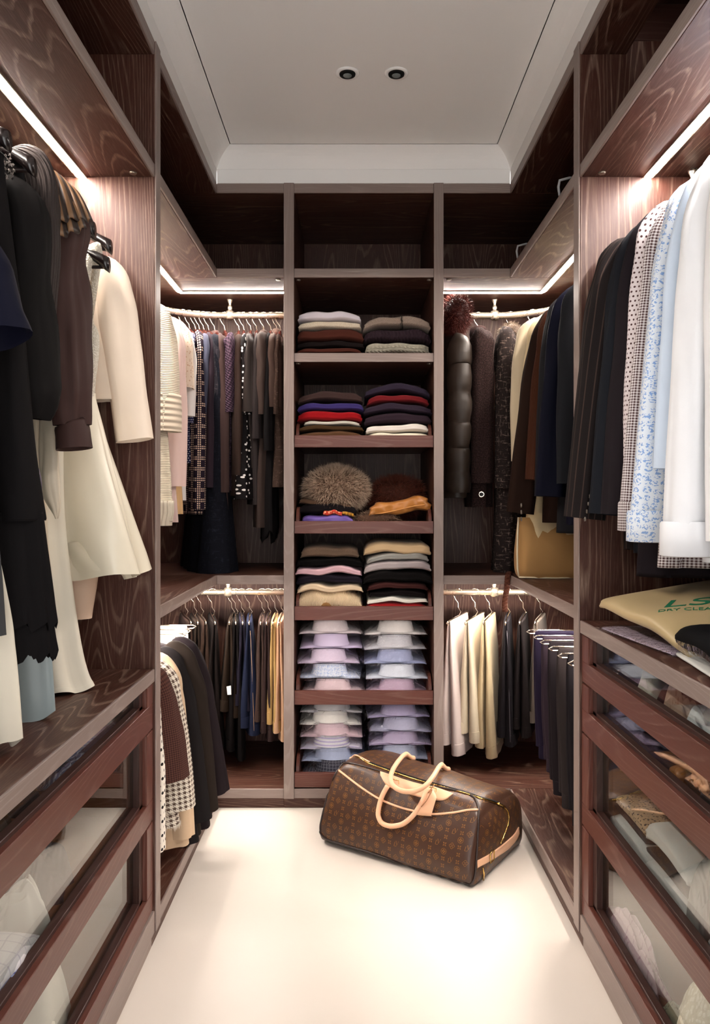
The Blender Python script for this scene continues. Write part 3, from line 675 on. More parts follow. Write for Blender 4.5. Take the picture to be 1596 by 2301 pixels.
# ------------------------------------------------------------------ clothes in the two corner bays
PI = math.pi
def on_rail(u, sgn):
    """point of the curved rail whose hook shows at photo column u"""
    pts = []
    P_ = curved(sgn, RU); dense = []
    for a, b in zip(P_[:-1], P_[1:]):
        for k in np.linspace(0, 1, 30): dense.append(Vector(a).lerp(Vector(b), k))
    return min(dense, key=lambda p: abs(CX + F * p.x / p.y - u))
def aim(p, tu, d=.21):
    best = min(np.linspace(-1.3, 1.3, 521), key=lambda f: abs(CX + F * (p.x + d * math.sin(f)) / (p.y - d * math.cos(f)) - tu))
    return -PI / 2 + best
zz = lambda v, Y=3.18: PZ(v, Y) - RU      # local height of a photo row for cloth on the upper rails
def upper(name, label, cat, short, hu, tu, sgn, mat, **kw):
    p = on_rail(hu, sgn); lv = kw.pop('dz', 0)
    return garment(name, label, cat, short, (p.x, p.y, RU + lv), aim(p, tu), mat, **kw)
GL = 'tops on the upper left rail'; GR = 'coats on the upper right rail'
f_ = fabric
K_GREYPLUM = f_('grey_plum_wool', (66, 54, 62)); K_BLACK = f_('black_wool', (24, 22, 23)); K_DBROWN = f_('dark_brown_wool', (50, 38, 34))
K_CHAR = satin('charcoal_satin', (50, 43, 41), .5, .25); K_DNAVY = f_('dark_navy_wool', (26, 27, 36))
# left corner, knits on the side rail
def side_up(name, label, cat, short, Y, mat, sgn=-1, X=None, rot=0.0, **kw):
    X = X if X is not None else (RXL if sgn < 0 else RXR)
    return garment(name, label, cat, short, (X, Y, RU), (0 if sgn < 0 else PI) + rot, mat, **kw)
K_CREAMK = f_('cream_cable_knit', (236, 224, 200), pat='cable', s=.045, bump=.45); K_CREAMR = f_('cream_rib_knit', (228, 212, 190), pat='ribh', s=.022, bump=.5)
u = side_up('cardigan', 'long cream cable knit cardigan hanging first beside the oak divider', 'cardigan', 'the cream cable knit cardigan', 2.74, K_CREAMK, sw=.185, hem=zz(1165, 2.7), hw=.235, th=.035, thb=.05, sl=(.43, .04, .045, .045, .055, .02), slmat=f_('cream_plain_knit', (234, 220, 198), pat='ribh', s=.006), col=(.03, .01), group=GL)
sleeve(u, K_CREAMR, [(.212, 0, zz(868, 2.55), .052, .047), (.208, 0, zz(900, 2.55), .058, .050), (.205, 0, zz(958, 2.55), .060, .052)], 'ribbed_cuff', nr=14, n=24, wr=.001)
body(u, 'rib_hem', f_('cream_rib_vertical', (238, 226, 204), pat='rib', s=.014, bump=.5), [(zz(1125, 2.7), .24, .24, .053), (zz(1150, 2.7), .238, .238, .052), (zz(1182, 2.7), .232, .232, .05)], 44, 8, (4, .004), 99)
side_up('cardigan', 'pale pink fine knit cardigan behind the cream cable cardigan', 'cardigan', 'the pale pink cardigan', 2.90, f_('pale_pink_knit', (238, 208, 200)), sw=.175, hem=zz(1168, 2.85), hw=.215, th=.025, sl=(.62, .03, .03, .05, .05, .02), group=GL)
u = side_up('blouse', 'beige lace shouldered blouse with tan side, beside the pink cardigan', 'blouse', 'the beige lace blouse', 3.0, f_('tan_silk', (226, 184, 132), .5), sw=.17, hem=zz(1150, 2.95), hw=.21, th=.028, sl=(.24, .045, .05, .055, .06, .03), slmat=f_('beige_lace', (226, 206, 186), pat='leopard', col2=(196, 160, 134), s=.008), group=GL)
side_up('blouse', 'white blouse with frayed grey hem next to the beige lace blouse', 'blouse', 'the white blouse', 3.09, f_('white_voile', (240, 234, 230)), sw=.18, hem=zz(1120, 3.05), hw=.21, th=.03, sl=(.34, .03, .03, .05, .05, .02), rot=-.15, group=GL)
UL = [
 # name, label, short, hook, tip, material, hem row, sleeve, extras
 ('blouse', 'navy silk blouse with tiny white dots beside the white blouse', 'the navy tiny dot blouse', 411, 427, f_('navy_pin_dot', (38, 40, 78), .6, 'dots', (230, 225, 225), .009), 1040, (.34, .022, .022, .05, .05, .0), {}),
 ('coat', 'navy coat with cream dotted window check, brightest patterned sleeve', 'the dotted window check coat', 425, 446, f_('dotted_window_check', (40, 31, 43), .8, 'dotplaid', (226, 196, 172), .0085), 1150, (.69, .034, .034, .055, .05, .0), {'col': (.03, .008)}),
 ('shirt', 'faded blue denim shirt mostly hidden behind the check coat', 'the faded denim shirt', 438, 458, f_('faded_denim', (70, 72, 88)), 1000, (.30, .026, .026, .05, .05, .0), {}),
 ('jacket', 'plum grey jacket just behind the dotted check coat', 'the plum grey jacket', 447, 470, f_('plum_jersey', (50, 40, 48)), 1115, (.60, .024, .028, .05, .05, .0), {}),
 ('jacket', 'charcoal tweed jacket with frayed cuff near the check coat', 'the charcoal tweed jacket', 457, 483, f_('charcoal_tweed', (44, 42, 48), .9, 'tweed', (86, 80, 84), .008), 1100, (.52, .03, .036, .05, .055, .0), {}),
 ('coat', 'long dark denim coat reaching nearly to the shelf, gold cuff buttons', 'the long dark denim coat', 468, 488, f_('dark_denim', (23, 24, 31), .9, 'tweed', (38, 40, 50), .006), 1282, (.66, .026, .03, .05, .05, .0), {'hw': .27, 'thb': .10, 'waist': (-.5, .20, .04)}),
 ('jacket', 'dark brown jacket with stand collar before the purple chunky knit', 'the dark brown stand collar jacket', 482, 500, f_('taupe_dark', (70, 54, 52)), 1140, (.62, .026, .028, .05, .05, .0), {'col': (.045, .012)}),
 ('sweater', 'purple chunky knit sweater with bobbled short sleeve', 'the purple chunky knit sweater', 505, 517, f_('purple_chunky_knit', (44, 33, 44), .9, 'chunky', (92, 70, 86), .018, bump=.5), 1100, (.29, .030, .034, .055, .06, .0), {}),
 ('jacket', 'plain dark brown jacket between the purple knit and the starry dress', 'the plain dark brown jacket', 537, 535, K_DBROWN, 1110, (.55, .024, .026, .05, .05, .0), {'col': (.03, .01)}),
 ('dress', 'black dress scattered with white stars', 'the black dress with white stars', 548, 551, f_('black_white_stars', (26, 23, 24), .8, 'stars', (232, 226, 222), .022), 1118, (.30, .02, .022, .05, .05, .0), {'hw': .25, 'thb': .05}),
 ('blouse', 'charcoal satin blouse with gathered short sleeve', 'the charcoal satin blouse', 562, 563, K_CHAR, 1050, (.29, .030, .040, .05, .06, .0), {'col': (.03, .01)}),
 ('blouse', 'dark grey blouse with pointed hem beside the satin blouse', 'the dark grey pointed blouse', 577, 577, f_('dark_grey_crepe', (48, 42, 42), .6), 1130, (.40, .022, .024, .05, .05, .0), {'col': (.03, .01)}),
 ('blouse', 'smoky brown blouse with full puffed sleeve', 'the smoky brown puff sleeve blouse', 593, 589, f_('smoky_brown', (64, 52, 48), .65), 1180, (.30, .034, .030, .06, .055, .0), {'col': (.05, .004)}),
 ('dress', 'black dress with pointed tails beside the puff sleeve blouse', 'the black pointed tail dress', 608, 604, K_BLACK, 1200, (.45, .022, .022, .05, .05, .0), {'col': (.03, .01), 'hemwave': .03}),
 ('blouse', 'brown pussy bow blouse with buttoned cuff by the tower', 'the brown pussy bow blouse', 621, 615, f_('brown_crepe', (72, 56, 50), .7), 1000, (.27, .028, .034, .055, .06, .0), {'col': (.06, .016)}),
 ('dress', 'brown flecked tweed dress closest to the shelf tower', 'the brown tweed dress', 630, 623, f_('brown_fleck_tweed', (62, 48, 42), .9, 'tweed', (100, 80, 70), .005), 1092, (.30, .022, .024, .05, .05, .0), {'hw': .22, 'thb': .045}),
]
for nm, lb, sh, hu, tu, m, hv, sl, kw in UL:
    g = upper(nm, lb, nm, sh, hu, tu, -1, m, hem=zz(hv), sl=sl, sw=.195, th=.022, top=-.098, group=GL, folds=(4, .007), **({'thb': .028} | kw))
    if 'gold cuff' in lb:
        for k in range(3): disc(g, plain('brass', rgb(200, 140, 70), .25, .5, .9), (.215, .012, zz(1135 + k * 22)), .009)
    if 'buttoned cuff' in lb:
        q = mk('cuff', *lathe([(.036, zz(862)), (.04, zz(864)), (.041, zz(888)), (.034, zz(890)), (.034, zz(870))], 20), m, g, loc=(.20, 0, 0)); disc(g, plain('horn', rgb(120, 110, 100), .3), (.24, .012, zz(878)), .004)
# right bay: coats
M_OLIVE = f_('olive_puffer_nylon', (46, 36, 29), .52, spec=.4, bump=.05)
p = on_rail(1006, 1)
u = thing('puffer_jacket', 'olive brown quilted puffer jacket with fur hood next to the tower', 'jacket', p, aim(p, 1032), GR)
hanger('wood', 'the olive puffer jacket', p, aim(p, 1032), 'hangers on the rails')
body(u, 'body', M_OLIVE, [(-.08, .05, .05, .03), (-.13, .16, .16, .05), (-.2, .21, .21, .06), (-.45, .215, .215, .065), (zz(1118), .21, .21, .06)], 40, 40, (3, .004), 5)
def puff_sleeve(par, mat, x, z0, z1, n=6, ry=.050, rx=.06):
    zs = np.linspace(z0, z1, n + 1); rows = []
    rows.append((x - .05, 0, z0 + .03, rx * .5, ry * .4))
    for i, (a, b) in enumerate(zip(zs[:-1], zs[1:])):
        for k in (.08, .3, .5, .7, .92):
            w = 1 - .20 * (abs(k - .5) * 2) ** 4; rows.append((x + .008 * math.sin(i), 0, a + (b - a) * k, rx * w, ry * w))
    sleeve(par, mat, rows, nr=70, n=22, wr=.003)
puff_sleeve(u, M_OLIVE, .215, zz(775), zz(1112))
def fur(parent, name, mat, pts, nrm, ln=.03, w=.0012, n=3500, seed=1, droop=.3, jit=.5):
    """tapering hair strands rooted on a surface"""
    rnd = np.random.RandomState(seed); i = rnd.randint(0, len(pts), n); p = pts[i] + rnd.normal(0, .003, (n, 3)); d = nrm[i] + rnd.normal(0, jit, (n, 3)) + np.array([0, 0, -droop])
    d /= np.linalg.norm(d, axis=1)[:, None]; L = ln * rnd.uniform(.6, 1.2, (n, 1)); s = np.cross(d, rnd.normal(0, 1, (n, 3))); s /= np.linalg.norm(s, axis=1)[:, None]
    q = p + d * L * .55; tip = p + d * L + np.array([0, 0, -1]) * L * .25 * droop
    V = np.stack([p - s * w, p + s * w, q + s * w * .8, q - s * w * .8, tip], 1).reshape(-1, 3)
    b = np.arange(n) * 5; Fs = np.stack([b, b + 1, b + 2, b + 3], 1).tolist() + np.stack([b + 3, b + 2, b + 4], 1).tolist()
    return tag(mk(name, V, Fs, mat, parent, smooth=False), kind='stuff')
def blob(parent, name, mat, c, r, seed=0, amp=.12, n=26, freq=2.2, flat=0.0):
    th = np.linspace(.02, PI - .02, n); ph = np.linspace(0, 2 * PI, n * 2, endpoint=False)
    D = np.stack([np.sin(th)[:, None] * np.cos(ph)[None], np.sin(th)[:, None] * np.sin(ph)[None], np.cos(th)[:, None] + 0 * ph[None]], -1)
    rs = np.random.RandomState(seed); s = 0
    for _ in range(7): k = rs.normal(0, freq, 3); s = s + np.sin(D @ k + rs.uniform(0, 6.28)) / 3
    Q = D * (1 + amp * s[..., None]) * np.array(r)
    if flat: Q[..., 2] = np.maximum(Q[..., 2], -r[2] * flat)
    Q = Q + np.array(c); UV = np.stack([ph[None] * r[0] + 0 * th[:, None], -th[:, None] * r[2] + 0 * ph[None]], -1)
    o = mk(name, Q, grid_faces(n, n * 2, True, True, True), mat, parent, UV)
    return o, Q.reshape(-1, 3), D.reshape(-1, 3)
M_REDFUR = f_('dark_red_fur', (52, 22, 20), .6, sheen=.3); M_REDFUR2 = f_('red_brown_fur_tip', (84, 40, 34), .55)
o, q, d = blob(u, 'fur_hood', M_REDFUR, (.10, .0, -.035), (.15, .055, .07), 3, .1)
fur(u, 'fur', M_REDFUR2, q, d, .030, .00055, 7000, 2)
K_MOH = f_('plum_mohair', (32, 23, 22), .95, 'melange', (56, 41, 40), .005, sheen=.4)
g = upper('coat', 'plum brown mohair coat with big snap button, second from the tower', 'coat', 'the plum mohair coat', 1075, 1084, 1, K_MOH, hem=zz(1135), sl=(.60, .045, .046, .06, .06, .0), sw=.195, th=.04, thb=.05, col=(.05, .014), group=GR)
disc(g, M_CHROME, (.245, -.005, zz(1111)), .014); disc(g, plain('dark_enamel', rgb(30, 26, 26), .3), (.249, -.005, zz(1111)), .007)
K_BOU = f_('black_boucle_tweed', (40, 33, 32), .95, 'tweed', (120, 104, 96), .008, bump=.5)
g = upper('coat', 'long black boucle tweed coat with pale slubs, third from the tower', 'coat', 'the long boucle tweed coat', 1147, 1137, 1, K_BOU, hem=zz(1286), sl=(.62, .046, .048, .06, .06, .0), sw=.195, th=.04, thb=.07, hw=.23, col=(.045, .014), group=GR)
cq, Q_, D_ = blob(g, 'fur_collar', f_('grey_brown_fur', (74, 62, 54)), (.03, 0, -.085), (.085, .045, .035), 8, .1); fur(g, 'fur', f_('grey_brown_fur_tip', (104, 90, 78)), Q_, D_, .016, .0005, 3000, 4)
upper('coat', 'aubergine wool coat with turned collar, fourth from the tower', 'coat', 'the aubergine wool coat', 1197, 1188, 1, f_('aubergine_wool', (48, 37, 46)), hem=zz(1120), sl=(.50, .042, .042, .055, .055, .0), sw=.195, th=.035, thb=.045, col=(.05, .016), group=GR)
RS = [
 ('jacket', 'beige linen jacket at the corner, palest of the coats', 'the beige linen jacket', 3.02, f_('beige_linen', (198, 182, 154)), 1170, (.52, .04, .042, .055, .05, .03), .21),
 ('suit_jacket', 'dark chocolate suit jacket with horn cuff buttons beside the beige jacket', 'the chocolate suit jacket', 2.87, f_('chocolate_suiting', (36, 23, 18), .8), 1168, (.72, .04, .038, .055, .05, .11), .185),
 ('suit_jacket', 'rust brown corduroy jacket squeezed behind the chocolate suit', 'the rust brown jacket', 2.78, f_('rust_cord', (66, 36, 24), .85, 'rib', s=.004), 1100, (.60, .03, .034, .05, .045, .07), .18),
 ('suit_jacket', 'black suit jacket between the rust jacket and the navy velvet', 'the black suit jacket', 2.68, f_('black_suiting', (30, 30, 33), .75), 1190, (.66, .04, .042, .055, .05, .05), .185),
 ('jacket', 'navy velvet jacket with sheen, hanging by the divider', 'the navy velvet jacket', 2.57, f_('navy_velvet', (13, 14, 28), .65, sheen=.4), 1172, (.66, .034, .036, .055, .05, .07), .185),
 ('suit_jacket', 'slate black suit jacket closest to the divider, upper right', 'the slate black suit jacket', 2.46, f_('slate_suiting', (28, 29, 33), .8), 1150, (.62, .04, .042, .055, .05, .03), .185)]
for nm, lb, sh, Y, m, hv, sl, sw in RS:
    g = side_up(nm, lb, 'jacket', sh, Y, m, 1, hem=zz(hv, Y), sl=sl, sw=sw, th=.03, thb=.04, hw=sw + .02, group=GR, col=(.035, .012))
    if 'horn cuff' in lb:
        for k in range(3): disc(g, plain('horn', rgb(120, 110, 100), .3), (sw + .11 + .0, .038, zz(1136 + 16 * k, 2.72)), .008, 'x')
g = side_up('trench_coat', 'beige trench coat with belt buckle peeping out below the suit jackets', 'coat', 'the beige trench coat', 2.95, f_('trench_cotton', (214, 192, 152)), 1, hem=zz(1222, 2.9), sl=(.72, .03, .03, .05, .05, .03), sw=.19, th=.02, thb=.03, hw=.26, group=GR)
mk('belt_buckle', *tube([(.262, -.02, zz(1200, 2.7) + .02), (.262, .015, zz(1200, 2.7) + .02), (.262, .015, zz(1200, 2.7) - .02), (.262, -.02, zz(1200, 2.7) - .02), (.262, -.02, zz(1200, 2.7) + .02)], .003, 6), plain('brown_horn_buckle', rgb(70, 52, 40), .3), g)
# tote bag and braided belt on the middle shelf
M_TOTE = f_('tan_canvas', (176, 134, 84), .8, weave=500, bump=.4); M_TOTETRIM = plain('cream_leather', rgb(222, 206, 176), .5)
t = thing('tote_bag', 'tan canvas tote bag with cream edging standing on the right middle shelf', 'tote bag', (.76, 2.96, ZM1))
rows = [(.004, .138, .138, .052), (.03, .146, .146, .058), (.1, .146, .146, .05), (.17, .142, .142, .038), (.23, .136, .136, .02)]
body(t, 'body', M_TOTE, rows[::-1], 40, 20, (2, .004), 4, sq=(.35, .5))
for x in (-1, 1):
    V, Fs = tube([(x * .143, -.045, .006), (x * .149, -.05, .04), (x * .149, -.045, .1), (x * .145, -.033, .17), (x * .138, -.015, .23)], .0035, 6); mk('edging', V, Fs, M_TOTETRIM, t)
V, Fs = tube([(-.143, -.048, .006), (0, -.054, .003), (.143, -.048, .006)], .0035, 6); mk('edging', V, Fs, M_TOTETRIM, t)
V, Fs = tube([(-.08, -.012, .22), (-.08, -.02, .27), (-.04, -.024, .31), (.04, -.024, .31), (.08, -.02, .27), (.08, -.012, .22)], .006, 8); mk('handle', V, Fs, M_TOTETRIM, t)
M_BRAID = f_('brown_braid', (78, 44, 34), .5, 'chunky', (110, 66, 50), .012, bump=.6)
b = thing('braided_belt', 'brown braided leather belt hanging over the edge of the right shelf', 'belt', (PX(1140, 3.03), 3.03, ZM1))
pts = np.array([(.03, .10, .006), (.012, .03, .008), (.002, -.004, .002), (-.004, -.012, -.05), (-.012, -.012, -.10), (-.010, -.01, -.14)])
c = crom(pts, 26); R_ = []
for i, q in enumerate(c):
    dv = c[min(i + 1, 25)] - c[max(i - 1, 0)]; dv /= np.linalg.norm(dv); sd = np.array([1., 0, 0]); nn = np.cross(dv, sd)
    R_.append([q + sd * a * .011 + nn * b_ * .0035 for a, b_ in ((-1, -.6), (0, -1), (1, -.6), (1, .6), (0, 1), (-1, .6))])
R_ = np.array(R_); mk('strap', R_, grid_faces(26, 6, True, True, True), M_BRAID, b, np.stack([np.repeat(np.linspace(0, .03, 6)[None], 26, 0), np.repeat(np.linspace(0, .3, 26)[:, None], 6, 1)], -1))

# ------------------------------------------------------------------ lower rails: trousers
zl = lambda v, Y=3.22: PZ(v, Y) - RL
def tr_row(hu, tu, col, v1, label, short, th1=.026, split=.018, w=.15, pat=None, col2=None, s=.01, seam=None, cuff=True, folds=(3, .003), grp='trousers on the lower left rail'):
    p = Vector((PX(hu, RY), RY, RL)); ln = -zl(v1) - .113
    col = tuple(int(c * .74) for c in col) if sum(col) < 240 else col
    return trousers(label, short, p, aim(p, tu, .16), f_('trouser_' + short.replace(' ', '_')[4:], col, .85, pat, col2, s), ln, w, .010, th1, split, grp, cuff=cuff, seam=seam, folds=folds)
TH = plain('tan_thread', rgb(190, 150, 110), .8)
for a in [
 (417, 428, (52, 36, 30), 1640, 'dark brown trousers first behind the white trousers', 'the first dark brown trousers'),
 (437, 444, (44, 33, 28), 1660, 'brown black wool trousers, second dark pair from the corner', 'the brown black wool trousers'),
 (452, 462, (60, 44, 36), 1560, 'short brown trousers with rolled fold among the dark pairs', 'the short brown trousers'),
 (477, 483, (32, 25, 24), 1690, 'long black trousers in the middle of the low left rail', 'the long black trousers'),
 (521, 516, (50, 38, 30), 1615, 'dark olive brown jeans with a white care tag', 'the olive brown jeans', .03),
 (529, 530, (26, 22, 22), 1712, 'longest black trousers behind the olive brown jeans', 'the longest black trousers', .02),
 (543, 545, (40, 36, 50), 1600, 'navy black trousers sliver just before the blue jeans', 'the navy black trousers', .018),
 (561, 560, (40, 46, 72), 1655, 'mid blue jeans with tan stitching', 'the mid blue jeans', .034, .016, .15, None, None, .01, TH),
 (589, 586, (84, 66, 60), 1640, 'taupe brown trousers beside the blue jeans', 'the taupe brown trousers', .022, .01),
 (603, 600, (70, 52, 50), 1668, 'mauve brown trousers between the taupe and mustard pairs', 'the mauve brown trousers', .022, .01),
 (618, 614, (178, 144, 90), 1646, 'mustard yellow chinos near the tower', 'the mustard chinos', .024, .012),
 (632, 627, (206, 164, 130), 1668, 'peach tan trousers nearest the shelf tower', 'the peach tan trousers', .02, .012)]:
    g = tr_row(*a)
    if 'care tag' in a[4]: mk('care_tag', [(.165, -.012, zl(1542)), (.165, .006, zl(1540)), (.170, .008, zl(1560)), (.170, -.008, zl(1560))], [(0, 1, 2, 3)], plain('tag_white', rgb(225, 220, 215), .7), g)
RT = 'trousers on the lower right rail'
for a in [
 (1030, 1008, (210, 194, 188), 1700, 'pinkish white pleated trousers nearest the tower', 'the pinkish white trousers', .032, .022),
 (1068, 1048, (212, 198, 172), 1672, 'cream cotton trousers between the white and beige pairs', 'the cream cotton trousers', .032, .022),
 (1100, 1088, (194, 174, 138), 1706, 'beige chinos with sharp crease, third from the tower', 'the beige chinos', .028, .018),
 (1141, 1137, (44, 40, 44), 1680, 'black denim jeans with grey side seam', 'the black denim jeans', .026, .014, .15, None, None, .01, plain('grey_thread', rgb(110, 105, 110), .8)),
 (1176, 1169, (42, 36, 36), 1660, 'black brown trousers between the black jeans and the grey pair', 'the black brown trousers', .026, .016),
 (1214, 1204, (96, 86, 78), 1645, 'grey flannel trousers, last before the corner', 'the grey flannel trousers', .024, .014)]:
    tr_row(*a, grp=RT)
SXL, SXR = -.82, .845
for i, (Y, v1, col, lb, sh) in enumerate([
 (2.98, 1700, (32, 26, 42), 'deep violet navy trousers at the right corner on chrome hanger', 'the violet navy trousers'),
 (2.86, 1730, (48, 38, 46), 'plum black trousers beside the violet navy pair', 'the plum black trousers'),
 (2.76, 1780, (34, 29, 32), 'black trousers in the middle of the low right side rail', 'the side rail black trousers'),
 (2.64, 1810, (46, 40, 40), 'charcoal brown trousers on the low right side rail', 'the charcoal brown trousers'),
 (2.52, 1850, (30, 27, 30), 'soft black trousers with crumpled hem by the right divider', 'the crumpled black trousers'),
 (2.40, 1900, (38, 34, 36), 'black trousers closest to the right divider, lowest hem', 'the lowest black trousers')]):
    trousers(lb, sh, (SXR, Y, RL + .005), PI, f_('side_trouser_%d' % i, col), -(PZ(v1, Y) - RL) - .113, .155, .012, .030, .018, 'dark trousers on the right side rail', out=-.01)
for i, (Y, lb, sh, c) in enumerate([(3.1, 'white cotton trousers furthest into the low left corner', 'the corner white trousers', (246, 240, 236)), (3.0, 'white trousers on chrome hanger above the dark jackets', 'the bright white trousers', (250, 246, 242)), (2.9, 'ivory trousers on wire hanger over the dark jackets', 'the ivory trousers', (246, 238, 226))]):
    trousers(lb, sh, (SXL, Y, RL + .005), 0, f_('white_trouser_%d' % i, c), .5, .15, .012, .03, .016, 'white trousers in the low left corner')
# lower left side rail: jackets that lean out over the plinth
JL = 'jackets on the low left side rail'
jz = lambda v, Y: PZ(v, Y) - RL
K_H = f_('houndstooth_tweed', (232, 222, 206), .95, 'hound', (92, 74, 64), .014, bump=.5)
def low(name, lb, sh, Y, m, v_hem, sl, sw, **kw): return garment(name, lb, 'jacket', sh, (SXL, Y, RL), 0, m, hem=jz(v_hem, Y), sl=sl, sw=sw, group=JL, top=-.072, sd=.055, hgroup='hangers on the low left side rail', hang='black', **kw)
low('jacket', 'aubergine black jacket with long sleeve, furthest of the low jackets', 'the aubergine black jacket', 2.70, f_('aubergine_black', (33, 26, 29), .75), 1850, (.50, .045, .05, .06, .06, .10), .225, th=.04, thb=.07, hw=.31)
low('jacket', 'dark olive grey jacket with rounded shoulder among the low jackets', 'the dark olive jacket', 2.60, f_('dark_olive', (39, 32, 28), .8), 1868, (.52, .045, .05, .06, .06, .08), .225, th=.045, thb=.07, hw=.30)
low('jacket', 'black jacket falling lowest towards the floor beside the beige coat', 'the lowest black jacket', 2.56, f_('soft_black', (30, 27, 28), .8), 1885, (.54, .03, .035, .05, .06, .08), .21, th=.03, thb=.05, hw=.30)
low('coat', 'beige cotton coat between the black jacket and the houndstooth', 'the beige cotton coat', 2.46, f_('beige_cotton', (206, 178, 148)), 1893, (.55, .03, .032, .05, .05, .05), .21, th=.03, thb=.05, hw=.29)
g = low('jacket', 'black and cream houndstooth jacket with fringed hem', 'the houndstooth jacket', 2.36, K_H, 1850, (.42, .04, .045, .055, .06, .06), .21, th=.035, thb=.06, hw=.285)
fr = []; Fs = []; rs = random.Random(4)
zh = jz(1850, 2.36)
for k in range(150):
    a = k / 150 * 2 * PI; x, y = .285 * math.copysign(abs(math.cos(a)) ** .8, math.cos(a)), .06 * math.copysign(abs(math.sin(a)) ** .75, math.sin(a)); n = len(fr); l = rs.uniform(.008, .018)
    fr += [(x, y, zh + .003), (x + .003, y + .001, zh + .003), (x + rs.uniform(-.004, .004), y + rs.uniform(-.004, .004), zh - l)]; Fs.append((n, n + 1, n + 2))
tag(mk('fringe', fr, Fs, K_H, g, smooth=False), kind='stuff')
low('jacket', 'brown puppytooth jacket with cut off sleeve in front of the houndstooth', 'the brown puppytooth jacket', 2.27, f_('brown_puppytooth', (88, 58, 50), .9, 'gingham', (50, 30, 28), .006), 1700, (.30, .045, .05, .06, .07, .05), .21, th=.03, thb=.03, hw=.2)
low('jacket', 'cream jacket with black square checks nearest the left divider', 'the black square check jacket', 2.21, f_('black_square_check', (236, 228, 216), .9, 'dots', (26, 22, 22), .02), 1852, (.48, .03, .03, .05, .05, .03), .2, th=.025, thb=.035, hw=.265)
# ------------------------------------------------------------------ near right section: suits and shirts (rail at RFX, garments face the door)
GF = 'suits and shirts on the near right rail'
def fz(v, Y): return PZ(v, Y) - RU
def near_r(name, lb, cat, sh, Y, m, v_hem, sl, sw, **kw):
    return garment(name, lb, cat, sh, (RFX, Y, RU), PI + kw.pop('rot', 0), m, hem=fz(v_hem, Y), sl=sl, sw=sw, group=GF, hgroup='hangers on the near right rail', hang=kw.pop('hang', 'wood'), **kw)
M_PIN = f_('black_pinstripe', (34, 29, 29), .8, 'stripe', (62, 50, 46), .02); M_HORN = plain('horn', rgb(120, 110, 100), .3)
g = near_r('suit_jacket', 'black pinstripe suit jacket against the right divider', 'jacket', 'the black pinstripe suit', 2.02, M_PIN, 1225, (.69, .045, .045, .062, .052, .10), .205, th=.03, thb=.045, hw=.20, col=(.03, .012), sd=.09, top=-.085)
for k in range(4): disc(g, M_HORN, (.30 + .004 * k, .045, fz(1115 + 17 * k, 1.98)), .006, 'x')
near_r('suit_jacket', 'plain midnight black suit jacket between the pinstripe and the plum black one', 'jacket', 'the midnight suit jacket', 1.945, f_('midnight_suiting', (27, 29, 35), .75), 1232, (.70, .042, .045, .06, .052, .09), .175, th=.03, thb=.045, hw=.20, col=(.03, .012), sd=.085, top=-.07)
near_r('suit_jacket', 'plum black suit jacket next to the dotted shirt, longest of the suits', 'jacket', 'the plum black suit jacket', 1.88, f_('plum_black_suiting', (32, 27, 31), .78), 1282, (.70, .042, .045, .06, .052, .08), .165, th=.03, thb=.05, hw=.21, col=(.03, .012), sd=.085, top=-.07)
for Y, lb, sh, m, vh, out, sw, ln in [
 (1.825, 'white shirt with brown dotted print beside the plum black suit', 'the brown dotted shirt', f_('brown_dot_shirt', (232, 222, 224), .8, 'dots', (74, 46, 46), .011), 1180, .05, .165, .66),
 (1.775, 'brown and white gingham shirt hanging between two lighter shirts', 'the brown gingham shirt', f_('brown_gingham', (240, 234, 234), .8, 'gingham', (74, 42, 42), .0062), 1262, .085, .155, .72),
 (1.69, 'pale blue shirt printed with small blue flowers', 'the blue flower shirt', f_('blue_flower_print', (232, 240, 250), .8, 'floral', (138, 172, 222), .016), 1215, .085, .165, .74),
 (1.61, 'plain light blue shirt behind the white shirts', 'the light blue shirt', f_('light_blue_poplin', (214, 230, 250), .75), 1150, .06, .16, .6),
 (1.53, 'crisp white shirt with wide cuff, foremost wide white one', 'the crisp white shirt', f_('white_poplin', (246, 248, 252), .75), 1250, .07, .17, .76),
 (1.45, 'white shirt with dark dotted trim at the picture edge', 'the dotted trim white shirt', f_('white_twill', (248, 248, 250), .75), 1240, .03, .16, .74)]:
    g = near_r('shirt', lb, 'shirt', sh, Y, m, vh, (ln, .036, .036, .058, .052, out), sw, th=.026, thb=.035, hw=.21, col=(.032, .010), sd=.10, top=-.055, folds=(5, .006))
    if 'gingham' in lb or 'flower' in lb or 'crisp' in lb:
        zc = -.055 - .10 + .012 - ln; V, Fs = lathe([(.050, .055), (.053, .05), (.054, -.012), (.047, -.014), (.047, .03)], 22)
        o = mk('cuff', [(a * 1.05, b * .78, c) for a, b, c in V], Fs, m, g, np.array([[math.atan2(b, a) * .05, c] for a, b, c in V]), loc=(sw + out, 0, zc))
